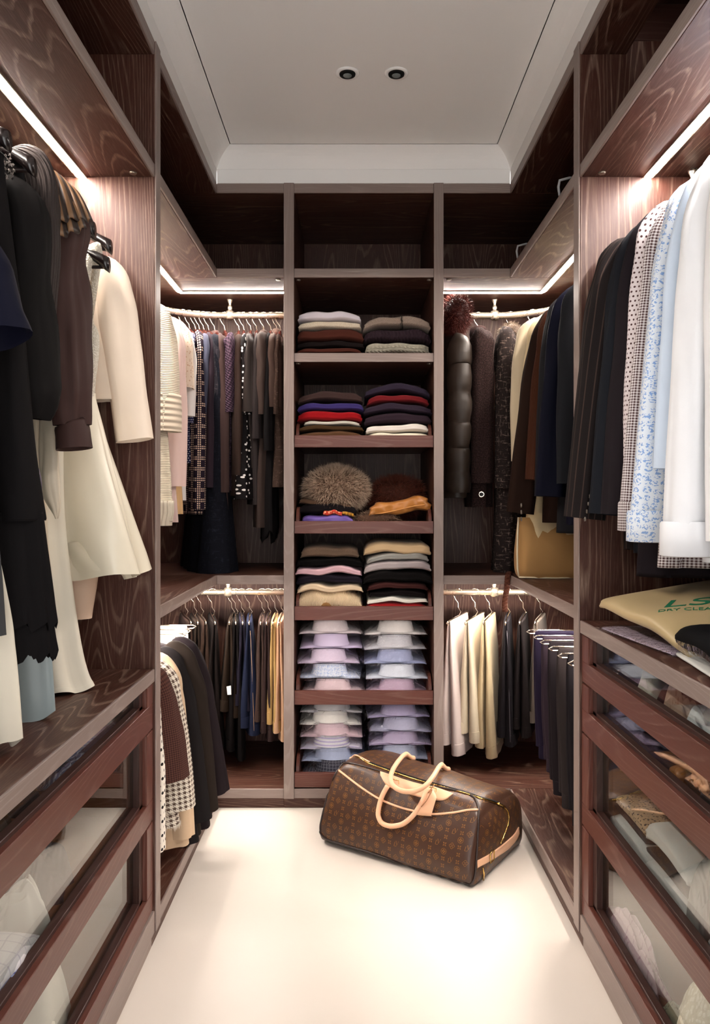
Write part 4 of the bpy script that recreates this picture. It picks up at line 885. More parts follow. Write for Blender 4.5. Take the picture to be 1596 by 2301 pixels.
# worktop right: parcels from the dry cleaner
M_FILM = None
def m_film(name, tint, amt=.14):
    t = NT(name); t.n.remove(t.bsdf)
    tr = t.add('ShaderNodeBsdfTransparent'); tr.inputs[0].default_value = tint
    gl = t.add('ShaderNodeBsdfGlossy'); gl.inputs['Roughness'].default_value = .05; gl.inputs[0].default_value = (1, 1, 1, 1)
    nz = t.noise(t.coord('Object'), 38, 3, .55, .6)
    bp = t.add('ShaderNodeBump'); bp.inputs['Strength'].default_value = 1.0; bp.inputs['Distance'].default_value = .02; t.set(bp.inputs['Height'], nz); t.t.links.new(bp.outputs[0], gl.inputs['Normal'])
    lw = t.add('ShaderNodeLayerWeight'); t.t.links.new(bp.outputs[0], lw.inputs['Normal'])
    mx = t.add('ShaderNodeMixShader'); t.set(mx.inputs[0], t.m('MULTIPLY_ADD', t.m('POWER', lw.outputs['Facing'], 3.0), .75, amt * .22))
    t.t.links.new(tr.outputs[0], mx.inputs[1]); t.t.links.new(gl.outputs[0], mx.inputs[2]); t.t.links.new(mx.outputs[0], t.out.inputs[0]); return t.mat
M_FILM = m_film('clear_film', (.96, .96, .97, 1))
def slab(parent, name, mat, w, d, h, seed=0, c=(0, 0, 0), arch=0.0, tilt=0.0, layers=1, wav=.003, nx=26, round_=.5, lx=0.0, rz=0.0, endtaper=.35):
    """folded cloth: soft slab w (x) by d (y) by h (z); front fold edge towards -y"""
    rnd = random.Random(seed); ph = [rnd.uniform(0, 6.28) for _ in range(6)]
    ns = 30; a = np.linspace(0, 2 * PI, ns, endpoint=False); cs, sn = np.cos(a), np.sin(a)
    ey = np.sign(cs) * np.abs(cs) ** .28; ez = np.sign(sn) * np.abs(sn) ** .75
    xs = np.sin(np.linspace(-1, 1, nx) * PI / 2 * .97) / math.sin(PI / 2 * .97); X = xs * w / 2
    q = np.abs(xs); hh = h * (1 - endtaper * q ** 7) * np.where(q > .985, .6, 1)
    dd = d * (1 - .06 * q ** 8)
    groove = 1.0
    if layers > 1: groove = 1 - .05 * np.abs(np.sin(ez * PI * layers / 2 + (PI / 2 if layers % 2 == 0 else 0))) ** 6
    Yv = (-ey * groove)[None] * dd[:, None] / 2 + wav * np.sin(9 * xs + ph[0])[:, None] * (ey > 0)[None]
    zt = arch * (1 - xs ** 2) + tilt * xs + lx * np.sin(5 * xs + ph[1])
    up = np.sin(3 * xs + ph[2]) * .06 + np.sin(7 * xs + ph[3]) * .04
    Z = (ez[None] * .5 + .5) * (hh * (1 + up))[:, None] + zt[:, None]
    XX = X[:, None] + 0 * Yv + wav * .6 * np.sin(14 * Z / max(h, .01) + ph[4])
    cr, sr = math.cos(rz), math.sin(rz)
    P3 = np.stack([XX * cr - Yv * sr + c[0], XX * sr + Yv * cr + c[1], Z + c[2]], -1)
    per = np.cumsum(np.concatenate([[0], np.hypot(np.diff(P3[nx // 2, :, 1]), np.diff(P3[nx // 2, :, 2]))]))
    UV = np.stack([X[:, None] + 0 * Z, np.repeat(per[None], nx, 0)], -1)
    return mk(name, P3, grid_faces(nx, ns, True, True, True), mat, parent, UV)
def parcel(label, cat, loc, rz, mat, w, d, h, film=True, seed=0, name='wrapped_garment', group=None, **kw):
    u = thing(name, label, cat, loc, rz, group)
    slab(u, 'folded_cloth', mat, w, d, h, seed, **kw)
    if film: slab(u, 'plastic_wrap', M_FILM, w * 1.08, d * 1.06, h * 1.15, seed + 1, (0, 0, .0005), kw.get('arch', 0) + .004, kw.get('tilt', 0), wav=.006, lx=.002)
    return u
ZR = .8865
M_KRAFT = f_('kraft_wrap', (196, 172, 126), .45, spec=.5, bump=.15)
u = thing('dry_cleaning_parcel', 'tan dry cleaning bag with green print lying on the right worktop', 'parcel', (.80, 1.775, ZR + .048), PI / 2 + .05)
u.rotation_euler = (-.15, -.10, PI / 2 + .12)
slab(u, 'bag', M_KRAFT, .42, .33, .042, 3, (0, 0, 0), .012, 0, wav=.006, lx=.003)
M_GREEN = plain('green_print', rgb(24, 120, 84), .5)
def lettering(parent, txt, size, loc, rot, mat):
    cu = bpy.data.curves.new('lettering', 'FONT'); cu.body = txt; cu.size = size; cu.align_x = 'CENTER'; cu.align_y = 'CENTER'; cu.extrude = .0003
    o = bpy.data.objects.new('t', cu); COL.objects.link(o); me = bpy.data.meshes.new_from_object(o); bpy.data.objects.remove(o)
    me.materials.clear(); me.materials.append(mat); return link('lettering', me, parent, loc, rot)
def lay_text(bag, txt, size, loc, rz, tilt=0):
    o = lettering(u, txt, size, (0, 0, 0), (0, 0, 0), M_GREEN); bv = BVHTree.FromPolygons([v.co for v in bag.data.vertices], [tuple(p.vertices) for p in bag.data.polygons])
    c_, s_ = math.cos(rz), math.sin(rz)
    for v in o.data.vertices:
        x, y = v.co.x + v.co.y * tilt, v.co.y; X_, Y_ = loc[0] + x * c_ - y * s_, loc[1] + x * s_ + y * c_
        h = bv.ray_cast(Vector((X_, Y_, .3)), Vector((0, 0, -1))); v.co = (X_, Y_, (h[0].z if h[0] else .05) + .0006 + v.co.z)
bagm = [c_ for c_ in u.children][0]
lay_text(bagm, 'LS', .11, (-.02, .045), -PI / 2 - .45, .25); lay_text(bagm, 'DRY CLEANER', .024, (-.08, .062), -PI / 2 - .45, .1)
u2 = thing('folded_shirt', 'flat lilac print shirt in clear wrap under the tan dry cleaning bag', 'shirt', (.755, 1.80, ZR), PI / 2 + .12)
slab(u2, 'folded_cloth', f_('lilac_dot_print', (206, 190, 206), .8, 'dots', (110, 90, 110), .007), .34, .24, .010, 5)
slab(u2, 'plastic_wrap', M_FILM, .37, .26, .012, 6, (0, 0, .0003))
u3 = thing('wrapped_garment', 'black garment in clear plastic in front of the tan dry cleaning bag', 'parcel', (.80, 1.46, ZR), PI / 2 - .1)
slab(u3, 'folded_cloth', f_('black_cotton', (18, 18, 20), .8), .30, .27, .055, 8, (0, 0.02, .012), .01)
slab(u3, 'white_underlayer', f_('white_card', (232, 232, 226), .6), .31, .30, .012, 9, (0, 0, 0))
slab(u3, 'plastic_wrap', M_FILM, .33, .31, .06, 10, (0, .0, .0), .014, wav=.008, lx=.003)
u4 = thing('black_box', 'black box with two tiny gold studs behind the dry cleaning bag', 'box', (1.03, 1.90, ZR))
MB().box((.93, 1.80, ZR), (1.13, 2.0, ZR + .14), .004).build('case', plain('black_leather', rgb(20, 19, 20), .4), u4)
MB().box((.929, 1.799, ZR + .14), (1.131, 2.001, ZR + .17), .004).build('lid', plain('black_leather', rgb(20, 19, 20), .4), u4)
for z in (.10, .115): disc(u4, plain('brass', rgb(200, 140, 70), .25, .5, .9), (-.10 + .05, -.101, z), .004, 'y', 'stud')

# ------------------------------------------------------------------ near left section: dresses (rail at RAX)
GA = 'dresses and blouses on the near left rail'
def az(v, Y): return PZ(v, Y) - RU
def ax(u, Y): return PX(u, Y) - RAX
HB = dict(group=GA, hgroup='hangers on the near left rail', hang='black')
M_CREAMJ = satin('cream_crepe', (246, 228, 208), .55, .3)
Y = 2.03
g = garment('jacket', 'cream tailored jacket with wide sleeve against the left divider', 'jacket', 'the cream tailored jacket', (RAX, Y, RU), 0, M_CREAMJ, sw=.205, top=-.145, sd=.075, hem=az(900, Y), hw=.235, th=.035, thb=.04, col=(.02, .01), **(HB | {'hang': 'long'}))
for s in (1, -1):
    sleeve(g, M_CREAMJ, [(s * .15, 0, az(600, Y), .03, .02), (s * ax(240, Y), 0, az(622, Y), .045, .035), (s * ax(263, Y), 0, az(700, Y), .052, .042), (s * ax(283, Y), 0, az(840, Y), .048, .042), (s * ax(304, Y), 0, az(990, Y), .048, .042)], nr=26, wr=.004, seed=3)
# satin dress with sequinned bodice
Y = 1.94
M_SATIN = satin('ivory_satin', (232, 222, 200), .34, .5); M_SEQ = f_('silver_sequins', (214, 206, 190), .35, 'sequin', (255, 252, 245), .0035, bump=.5)
g = thing('dress', 'ivory satin dress with silver sequinned bodice and full pleated skirt', 'dress', (RAX, Y, RU), 0, GA)
hanger('long', 'the ivory satin dress', (RAX, Y - .02, RU), 0, 'hangers on the near left rail', 1.07)
body(g, 'bodice', M_SEQ, [(az(700, Y), .150, .15, .02), (az(740, Y), ax(219, Y), .19, .035), (az(800, Y), ax(221, Y), .19, .045), (az(850, Y), ax(216, Y), .185, .045), (az(893, Y), ax(214, Y), .18, .045)], 36, 20, (3, .002), 2)
for s in (1, -1):
    c = crom([(s * ax(214, Y), -.010, az(560, Y), 0), (s * ax(198, Y), -.022, az(613, Y), 0), (s * ax(190, Y), -.03, az(665, Y), 0), (s * ax(194, Y), -.033, az(700, Y), 0), (s * ax(206, Y), -.034, az(745, Y), 0)], 20)
    V, Fs = tube([tuple(r[:3]) for r in c], [.016] * 6 + [.018] * 8 + [.02] * 6, 10); mk('strap', V, Fs, M_SEQ, g, np.array([[v[0] + v[1], v[2]] for v in V]))
    c = [(s * ax(214, Y), -.010, az(560, Y)), (s * ax(217, Y), .002, az(553, Y)), (s * ax(216, Y), .016, az(562, Y)), (s * .16, .03, az(720, Y))]
    V, Fs = tube(c, .012, 8); mk('strap', V, Fs, M_SEQ, g, np.array([[v[0] + v[1], v[2]] for v in V]))
def skirt(parent, name, mat, rows, n=90, nr=34, pleats=5, amp=.05, seed=1, sharp=1.0):
    rnd = random.Random(seed); c = crom(rows, nr); z = c[:, 0]; a = np.linspace(0, 2 * PI, n, endpoint=False); k = ((z[0] - z) / (z[0] - z[-1]))[:, None]
    wave = (1 - sharp * .5) * np.sin(pleats * a[None] + .6 * np.sin(2 * k) + rnd.uniform(0, 6)) + sharp * .6 * np.tanh(3 * np.sin(pleats * a[None] + .5 * np.sin(3 * k) + rnd.uniform(0, 6))) + .22 * np.sin(3.0 * pleats * a[None] - 5 * k) * k + .35 * np.sin(2 * pleats * a[None] + 1.3 + k)
    r = 1 + amp * k ** .7 * wave
    cs = np.cos(a)[None]; X = np.where(cs > 0, c[:, 1][:, None], c[:, 2][:, None]) * np.sign(cs) * np.abs(cs) ** .85 * r; Yv = c[:, 3][:, None] * np.sin(a)[None] * (1 + amp * 4 * k ** .7 * wave)
    Z = z[:, None] + .008 * k ** 2 * wave + 0 * X
    P3 = np.stack([X, Yv, Z], -1); cen = P3[-1].mean(0); i1 = P3[-1] * .98 + cen * .02 + [0, 0, .01]; i2 = P3[-1] * .6 + cen * .4 + [0, 0, .08]; P3, Fc_ = two_grids(P3, np.stack([i1, i2], 0))
    UV = np.stack([a[None] * c[:, 1].max() + 0 * P3[..., 0], P3[..., 2]], -1)
    return mk(name, P3, Fc_, mat, parent, UV)
skirt(g, 'skirt', M_SATIN, [(az(884, Y), ax(215, Y), .175, .045), (az(905, Y), ax(219, Y), .18, .05), (az(980, Y), ax(243, Y), .20, .065), (az(1120, Y), ax(285, Y), .26, .08), (az(1230, Y), ax(312, Y), .29, .09), (az(1292, Y), ax(324, Y), .30, .09)], pleats=5, amp=.10, seed=5)
# nude sheath dress
Y = 1.985
g = thing('dress', 'nude beige sheath dress whose narrow hem shows under the satin skirt', 'dress', (RAX, Y, RU), 0, GA); hanger('black', 'the nude sheath dress', (RAX, Y, RU), 0, 'hangers on the near left rail')
body(g, 'body', satin('nude_crepe', (226, 196, 172), .6, .3), [(az(600, Y), .14, .14, .02), (az(700, Y), .15, .15, .03), (az(1000, Y), .17, .17, .035), (az(1250, Y), ax(222, Y), .16, .04), (az(1390, Y), ax(203, Y), .15, .035)], 36, 30, (3, .004), 6)
# ivory chiffon gown
Y = 1.86
M_CHIF = satin('ivory_chiffon', (226, 218, 200), .6, .3)
g = thing('gown', 'long ivory chiffon gown whose train flares onto the left worktop', 'gown', (RAX, Y, RU), 0, GA); hanger('black', 'the long ivory gown', (RAX, Y, RU), 0, 'hangers on the near left rail')
skirt(g, 'skirt', M_CHIF, [(az(700, Y), .10, .12, .025), (az(930, Y), ax(135, Y), .13, .04), (az(1150, Y), ax(140, Y), .16, .05), (az(1330, Y), ax(158, Y), .2, .055), (az(1450, Y), ax(176, Y), .22, .065), (az(1515, Y), ax(192, Y), .24, .075), (-RU + .754 + .008, ax(206, Y), .25, .08)], pleats=5, amp=.06, seed=8)
body(g, 'bodice', f_('champagne_sequins', (200, 178, 150), .35, 'sequin', (250, 240, 225), .0035), [(az(560, Y), .10, .10, .016), (az(650, Y), .13, .13, .025), (az(720, Y), .135, .135, .03)], 30, 10, (2, .002), 3)
# champagne satin wrap with pointed sash
Y = 1.80
M_CHAMP = satin('champagne_satin', (214, 200, 178), .38, .45)
g = thing('dress', 'champagne satin wrap dress with a pointed sash beside the brown cuff', 'dress', (RAX, Y, RU), 0, GA); hanger('black', 'the champagne wrap dress', (RAX, Y, RU), 0, 'hangers on the near left rail')
body(g, 'body', M_CHAMP, [(az(620, Y), .12, .12, .02), (az(760, Y), .15, .15, .03), (az(950, Y), ax(110, Y), .16, .035), (az(1140, Y), ax(108, Y), .18, .04), (az(1300, Y), ax(112, Y), .18, .04)], 36, 24, (4, .006), 12)
c = [(ax(118, Y), -.03, az(920, Y), .018, .006), (ax(122, Y), -.032, az(1000, Y), .022, .007), (ax(124, Y), -.034, az(1090, Y), .022, .007), (ax(137, Y), -.036, az(1140, Y), .012, .006), (ax(141, Y), -.036, az(1165, Y), .002, .002)]
sleeve(g, M_CHAMP, c, 'sash', nr=18, wr=.002)
# dusky blue satin gown reaching the worktop
Y = 1.62
g = thing('gown', 'steel blue satin gown ending on the left worktop under the black pleats', 'gown', (RAX, Y, RU), 0, GA); hanger('black', 'the steel blue gown', (RAX, Y, RU), 0, 'hangers on the near left rail')
skirt(g, 'skirt', satin('steel_blue_satin', (150, 164, 166), .35, .5), [(az(600, Y), .10, .1, .02), (az(1000, Y), ax(70, Y), .13, .03), (az(1400, Y), ax(100, Y), .17, .04), (-RU + .754 + .006, ax(112, Y), .2, .05)], pleats=4, amp=.04, seed=4)
# brown chiffon blouse with cuffed sleeve
Y = 1.735
M_BRCH = satin('brown_chiffon', (64, 45, 42), .55, .3)
g = garment('blouse', 'brown chiffon blouse with long gathered sleeve and wide cuff', 'blouse', 'the brown chiffon blouse', (RAX, Y, RU), 0, M_BRCH, sw=.17, top=-.08, sd=.06, hem=az(905, Y), hw=.17, th=.03, thb=.035, **HB)
sleeve(g, M_BRCH, [(.13, -.01, az(470, Y), .03, .02), (ax(158, Y), -.01, az(500, Y), .034, .03), (ax(152, Y), -.01, az(600, Y), .038, .034), (ax(154, Y), -.01, az(760, Y), .042, .038), (ax(160, Y), -.012, az(900, Y), .042, .04), (ax(164, Y), -.012, az(958, Y), .034, .036)], nr=40, wr=.009, n=36)
sleeve(g, M_BRCH, [(ax(164, Y), -.012, az(954, Y), .034, .036), (ax(166, Y), -.012, az(962, Y), .037, .038), (ax(171, Y), -.013, az(1010, Y), .039, .04)], 'cuff', nr=8, wr=.001)
# striped ruffle blouse
Y = 1.67
M_STR = f_('bronze_black_stripe', (120, 88, 58), .45, 'stripew', (42, 30, 24), .026, spec=.4)
g = garment('blouse', 'bronze and black striped blouse with pleated ruffle shoulder', 'blouse', 'the bronze striped ruffle blouse', (RAX, Y, RU), 0, f_('dark_bronze', (44, 34, 28)), sw=.14, top=-.07, sd=.05, hem=az(800, Y), hw=.14, th=.03, thb=.03, **HB)
def ruffle(parent, name, mat, c0, c1, n=40, amp=.007, waves=7, yoff=-.03, thick=.0):
    """pleated flap between an upper and a lower edge line"""
    a, b = crom(c0, n), crom(c1, n); rows = []
    for k in np.linspace(0, 1, 12):
        p = a * (1 - k) + b * k; w = np.sin(np.linspace(0, waves * 2 * PI, n)) * amp * (.2 + k)
        p = p + np.stack([0 * w, w, -w * .35], -1); p[:, 2] -= .015 * math.sin(k * PI) * -1; rows.append(p)
    R = np.array(rows); back = R[::-1] + np.array([-.002, .004, -.001]); R = np.concatenate([R, back], 0)
    L = np.linspace(0, float(np.linalg.norm(np.diff(b, axis=0), axis=1).sum()), n)
    UV = np.stack([np.repeat(L[None], len(R), 0), np.repeat(np.linspace(0, .2, len(R))[:, None], n, 1)], -1)
    return mk(name, R, grid_faces(len(R), n, False), mat, parent, UV)
ruffle(g, 'ruffle', M_STR, [(ax(78, Y), -.05, az(385, Y)), (ax(100, Y), -.03, az(380, Y)), (ax(125, Y), .01, az(383, Y)), (ax(135, Y), .05, az(390, Y))], [(ax(112, Y), -.075, az(560, Y)), (ax(140, Y), -.06, az(525, Y)), (ax(172, Y), -.01, az(495, Y)), (ax(192, Y), .05, az(478, Y))], amp=.006, waves=6)
ruffle(g, 'ruffle', M_STR, [(ax(95, Y), -.03, az(450, Y)), (ax(120, Y), -.02, az(440, Y)), (ax(150, Y), .01, az(440, Y))], [(ax(108, Y), -.06, az(600, Y)), (ax(145, Y), -.04, az(550, Y)), (ax(188, Y), .02, az(505, Y))], amp=.006, waves=5)
# pin tucked grey blouse
Y = 1.60
M_TUCK = f_('pin_tuck_grey', (62, 54, 52), .6, 'rib', s=.008, bump=.6)
garment('blouse', 'dark grey pin tucked blouse behind the beaded black dress', 'blouse', 'the grey pin tucked blouse', (RAX, Y, RU), 0, M_TUCK, sw=.175, top=-.065, sd=.05, hem=az(900, Y), hw=.17, th=.035, thb=.04, sl=(.40, .04, .04, .04, .04, .0), **HB)
# beaded black dress
Y = 1.53
M_BLKD = f_('black_crepe', (22, 20, 20), .7)
g = garment('dress', 'black dress with glittering beaded neckline and puffed cuff', 'dress', 'the beaded black dress', (RAX, Y, RU), 0, M_BLKD, sw=.185, top=-.07, sd=.05, hem=az(1330, Y), hw=.2, th=.035, thb=.05, folds=(5, .008), **HB)
sleeve(g, M_BLKD, [(.15, -.01, az(420, Y), .03, .02), (ax(60, Y), -.01, az(480, Y), .04, .036), (ax(66, Y), -.01, az(650, Y), .042, .04), (ax(78, Y), -.01, az(840, Y), .044, .045), (ax(84, Y), -.01, az(900, Y), .040, .04), (ax(80, Y), -.01, az(942, Y), .026, .028)], nr=30, wr=.006)
rs = random.Random(3); mbd = MB()
for k in range(90):
    x = ax(rs.uniform(2, 58), Y); z = az(rs.uniform(372, 425), Y); V, Fs = lathe([(0, .003), (.0026, 0), (0, -.003)], 6); mbd.add([(a + x, b - .045 - rs.uniform(0, .01), c_ + z) for a, b, c_ in V], Fs)
tag(mk('beads', mbd.v, mbd.f, plain('jet_beads', rgb(150, 140, 135), .1, .9, .6), g), kind='stuff')
collar(g, M_BLKD, -.02, .10, .045, .06, .01)
# black pleated dress, the long dark mass
Y = 1.45
M_BLK2 = f_('black_chiffon', (20, 18, 19), .75)
g = garment('dress', 'long black dress with tiered pleated hem, foremost dark mass on the left', 'dress', 'the long black pleated dress', (RAX, Y, RU), 0, M_BLK2, sw=.185, top=-.09, sd=.07, hem=az(1170, Y), hw=ax(97, Y), th=.04, thb=.06, waist=(az(980, Y), ax(80, Y), .05), folds=(6, .01), **HB)
skirt(g, 'upper_tier', M_BLK2, [(az(1150, Y), ax(96, Y), .2, .06), (az(1250, Y), ax(108, Y), .21, .064), (az(1405, Y), ax(128, Y), .22, .07)], n=160, pleats=22, amp=.010, seed=3)
skirt(g, 'lower_tier', M_BLK2, [(az(1380, Y), ax(118, Y), .21, .055), (az(1420, Y), ax(122, Y), .21, .06), (az(1475, Y), ax(127, Y), .22, .062)], n=160, nr=10, pleats=22, amp=.010, seed=4)
# mauve dress edge, grey skirt, navy top
Y = 1.51
g = thing('dress', 'dusky mauve dress, only a narrow edge beside the long black dress', 'dress', (RAX, Y, RU), 0, GA); hanger('black', 'the dusky mauve dress', (RAX, Y, RU), 0, 'hangers on the near left rail')
body(g, 'body', satin('dusky_mauve', (96, 82, 96), .5), [(az(600, Y), .12, .12, .02), (az(900, Y), .15, .15, .02), (az(1050, Y), ax(88, Y), .16, .015), (az(1140, Y), ax(97, Y), .17, .012)], 30, 20, (3, .004), 7)
Y = 1.27
M_NAVY = satin('navy_crepe', (20, 21, 36), .6, .15)
g = garment('short_sleeved_shirt', 'navy short sleeved top nearest the viewer on the left', 'shirt', 'the navy short sleeved top', (RAX, Y, RU), 0, M_NAVY, sw=.19, top=-.09, sd=.09, hem=az(850, Y), hw=.19, th=.035, thb=.04, folds=(4, .006), **HB)
sleeve(g, M_NAVY, [(.15, -.01, az(470, Y), .03, .02), (.19, -.01, az(520, Y), .045, .04), (ax(-50, Y), -.01, az(610, Y), .052, .05), (ax(-32, Y), -.012, az(700, Y), .058, .06), (ax(-14, Y), -.014, az(768, Y), .064, .066)], nr=22, wr=.003, n=26)
Y = 1.33
g = thing('skirt', 'charcoal grey wool skirt at the far left under the navy top', 'skirt', (RAX, Y, RU), 0, GA); hanger('trouser', 'the charcoal wool skirt', (RAX, Y, RU), 0, 'hangers on the near left rail')
body(g, 'body', f_('charcoal_flannel', (62, 62, 64), .9), [(-.112, .17, .17, .01), (az(1160, Y), ax(-2, Y), .2, .03), (az(1300, Y), ax(10, Y), .2, .035), (az(1425, Y), ax(17, Y), .2, .035)], 30, 24, (3, .004), 9)
Y = 1.40
g = thing('gown', 'ivory gown hem curling out at the far left above the worktop', 'gown', (RAX, Y, RU), 0, GA); hanger('black', 'the ivory gown at the far left', (RAX, Y, RU), 0, 'hangers on the near left rail')
skirt(g, 'skirt', M_CHIF, [(az(700, Y), .1, .1, .02), (az(1300, Y), ax(5, Y), .16, .03), (az(1470, Y), ax(30, Y), .2, .04), (-RU + .754 + .02, ax(44, Y), .22, .05)], pleats=4, amp=.03, seed=9)
# ------------------------------------------------------------------ folded knits in the tower
TY = DB + .03
def stack(z0, xc, w, items, grp, d=.34, arch=.004):
    z = z0
    for it in items:
        lb, cat, col, h = it[:4]; kw = dict(it[4]) if len(it) > 4 else {}
        pat, c2, s = kw.pop('pat', None), kw.pop('c2', None), kw.pop('s', .01); ww = kw.pop('w', w); dx = kw.pop('dx', 0); yy = kw.pop('dy', 0); nm = kw.pop('name', 'folded_' + cat)
        u = thing(nm, lb, cat, (xc + dx, TY + d / 2 + yy, z), random.Random(lb).uniform(-.02, .02), grp)
        slab(u, 'folded_cloth', f_('knit_' + lb.replace(' ', '_')[:50], col, .9, pat, c2, s, bump=.35), ww, d, h * 1.06, hash(lb) % 997 if False else sum(map(ord, lb)) % 997, (0, 0, 0), kw.pop('arch', arch), kw.pop('tilt', 0), kw.pop('layers', 2), kw.pop('wav', .004), lx=kw.pop('lx', .002))
        ov = kw.pop('band', None)
        if ov: slab(u, 'trim', f_('trim_' + lb.replace(' ', '_')[:40], ov[0]), ov[1], d * 1.012, h * 1.09, 3, (ov[2], 0, -.0005), 0.0 if len(ov) < 4 else ov[3])
        z += h
    return z
XA, XB = PX(741, TY), PX(893, TY + .02); WA = 148 * .00177; WB_ = 150 * .00177
pz = lambda v: zb(v)
px = .00177
# shelf 2 (fixed)
Z2 = zb(793) + .001
G2 = 'folded sweaters on the top filled shelf'
stack(Z2, XA, WA, [
 ('rust brown sweater at the bottom left of the top filled shelf', 'sweater', (78, 40, 32), 13 * px),
 ('black sweater second from the bottom, top filled shelf', 'sweater', (26, 20, 20), 16 * px, {'w': WA * 1.02}),
 ('chestnut brown sweater below the oatmeal one', 'sweater', (74, 38, 30), 27 * px),
 ('oatmeal sweater under the pale lilac white one', 'sweater', (196, 180, 156), 18 * px, {'w': WA * .95, 'pat': 'melange', 'c2': (214, 202, 184), 's': .004}),
 ('pale lilac white sweater on top of its stack', 'sweater', (208, 200, 208), 22 * px, {'w': WA * .95})], G2)
stack(Z2, XB, WB_, [
 ('pale grey cable sweater at the bottom right of the top filled shelf', 'sweater', (172, 166, 148), 26 * px, {'pat': 'cable', 's': .016, 'w': WB_ * .96}),
 ('dark aubergine cable sweater in the middle of the right stack', 'sweater', (46, 34, 40), 28 * px, {'pat': 'rib', 's': .014, 'arch': .008, 'tilt': -.002}),
 ('grey beige melange cardigan with dark button band on top', 'sweater', (150, 132, 118), 24 * px, {'pat': 'melange', 'c2': (120, 104, 94), 's': .004, 'arch': .018, 'band': ((70, 62, 56), .010, .02, .018)})], G2)
def tray_z(i): return zb(TRAYS[i][1]) + .023
def padz(i): return zb(TRAYS[i][0]) - tray_z(i) - .006
# tray 1
G3 = 'folded sweaters on the first tray'
stack(tray_z(0), XA, WA, [
 ('plain brown sweater at the very bottom of the first tray left stack', 'sweater', (92, 64, 44), padz(0) + 13 * px),
 ('olive brown sweater under the thin white one', 'sweater', (72, 52, 32), 13 * px),
 ('thin white top between the olive and the scarlet sweater', 'sweater', (204, 196, 184), 10 * px, {'w': WA * .85, 'dx': .01}),
 ('bright scarlet sweater in the left stack', 'sweater', (150, 18, 24), 22 * px, {'w': WA * .98}),
 ('royal violet blue sweater above the scarlet one', 'sweater', (58, 48, 104), 18 * px, {'dx': .006, 'arch': .006}),
 ('dark taupe sweater topping the left stack of the first tray', 'sweater', (62, 46, 44), 22 * px, {'arch': .012, 'w': WA * .98})], G3)
stack(tray_z(0), XB, WB_, [
 ('cream sweater at the bottom of the first tray right stack', 'sweater', (236, 226, 204), padz(0) + 10 * px, {'w': WB_ * .95}),
 ('white sweater second from the bottom right', 'sweater', (238, 228, 218), 18 * px, {'w': WB_ * .93, 'tilt': .004}),
 ('dark plum sweater above the white one', 'sweater', (48, 36, 44), 23 * px, {'arch': .008}),
 ('navy plum sweater under the burgundy one', 'sweater', (50, 40, 52), 20 * px, {'arch': .012, 'w': WB_ * 1.02}),
 ('burgundy sweater in the right stack', 'sweater', (110, 28, 32), 18 * px, {'arch': .016, 'w': WB_ * .92}),
 ('dark navy plum sweater topping the first tray right stack', 'sweater', (46, 38, 52), 20 * px, {'arch': .024, 'w': WB_ * .98})], G3)
# tray 2: fur, scarves
zt = tray_z(1); G4 = 'things on the fur tray'
M_FURB = f_('brown_fox_fur', (136, 110, 92), .7); M_FURT = f_('brown_fox_tip', (206, 178, 154), .6); M_FURD = f_('brown_fox_dark', (84, 60, 46), .6)
u = thing('fur_hat', 'large round fluffy light brown fur hat', 'fur hat', (PX(754, 3.2), 3.22, zt + .10), 0)
o, q, d = blob(u, 'hat', M_FURB, (0, 0, .055), (.118, .115, .078), 5, .05)
sel = d[:, 1] < .6
fur(u, 'fur', M_FURT, q[sel], d[sel], .036, .0007, 11000, 3, .2, .35); fur(u, 'underfur', M_FURD, q[sel], d[sel], .027, .0008, 6000, 5, .2, .4)
for i, (lb, cat, col, h, w, dx) in enumerate([('violet silk scarf folded at the front of the fur tray', 'scarf', (124, 98, 180), padz(1) + 16 * px, 118 * px, -.02), ('black knit scarf over the violet silk scarf', 'scarf', (26, 22, 24), 24 * px, 130 * px, -.02), ('brown wool scarf with pale edge under the fur hat', 'scarf', (96, 72, 56), 14 * px, 120 * px, -.03)]):
    zz_ = zt + [0, padz(1) + 17 * px, padz(1) + 36 * px][i]
    s = thing('folded_scarf', lb, cat, (PX(738, 3.2) + dx + .02, TY + .14 + i * .015, zz_), 0, G4)
    slab(s, 'folded_cloth', satin('scarf_%d' % i, col, .4) if i == 0 else f_('scarf_%d' % i, col), w, .24, h, i + 40, (0, 0, 0), .003, -.004 * i, 2, .004, lx=.003)
s = thing('patterned_scarf', 'small scarlet and yellow patterned silk scarf on the violet one', 'scarf', (PX(748, 3.1), TY + .05, zt + padz(1) + 15 * px), 0, G4)
slab(s, 'folded_cloth', f_('scarlet_pattern', (196, 60, 40), .5, 'leopard', (236, 190, 150), .008), .075, .06, .018, 7, (0, 0, 0), .004, lx=.003)
slab(s, 'folded_cloth', f_('yellow_pattern', (196, 140, 40), .5, 'tartan', (70, 40, 20), .012), .05, .06, .014, 8, (.062, .0, .0), .0, -.006)
u = thing('fur_piece', 'dark red brown fur piece lying behind the tan cushion', 'fur', (PX(893, 3.25), 3.28, zt), 0)
o, q, d = blob(u, 'pelt', f_('red_fox_fur', (64, 34, 26), .7), (0, 0, .12), (.115, .10, .075), 11, .12)
fur(u, 'fur', f_('red_fox_tip', (92, 48, 36), .6), q, d, .034, .0007, 7000, 8, .3)
u = thing('fur_trim', 'low brown fur trim strip under the tan padded case', 'fur', (PX(850, 3.12), TY + .08, zt), 0)
o, q, d = blob(u, 'pelt', M_FURD, (0, 0, .03), (.09, .06, .03), 12, .15); fur(u, 'fur', M_FURB, q, d, .02, .0009, 1800, 9, .3)
u = thing('padded_case', 'golden tan padded satin case with gathered seam', 'case', (PX(900, 3.1), TY + .11, zt + .05), 0)
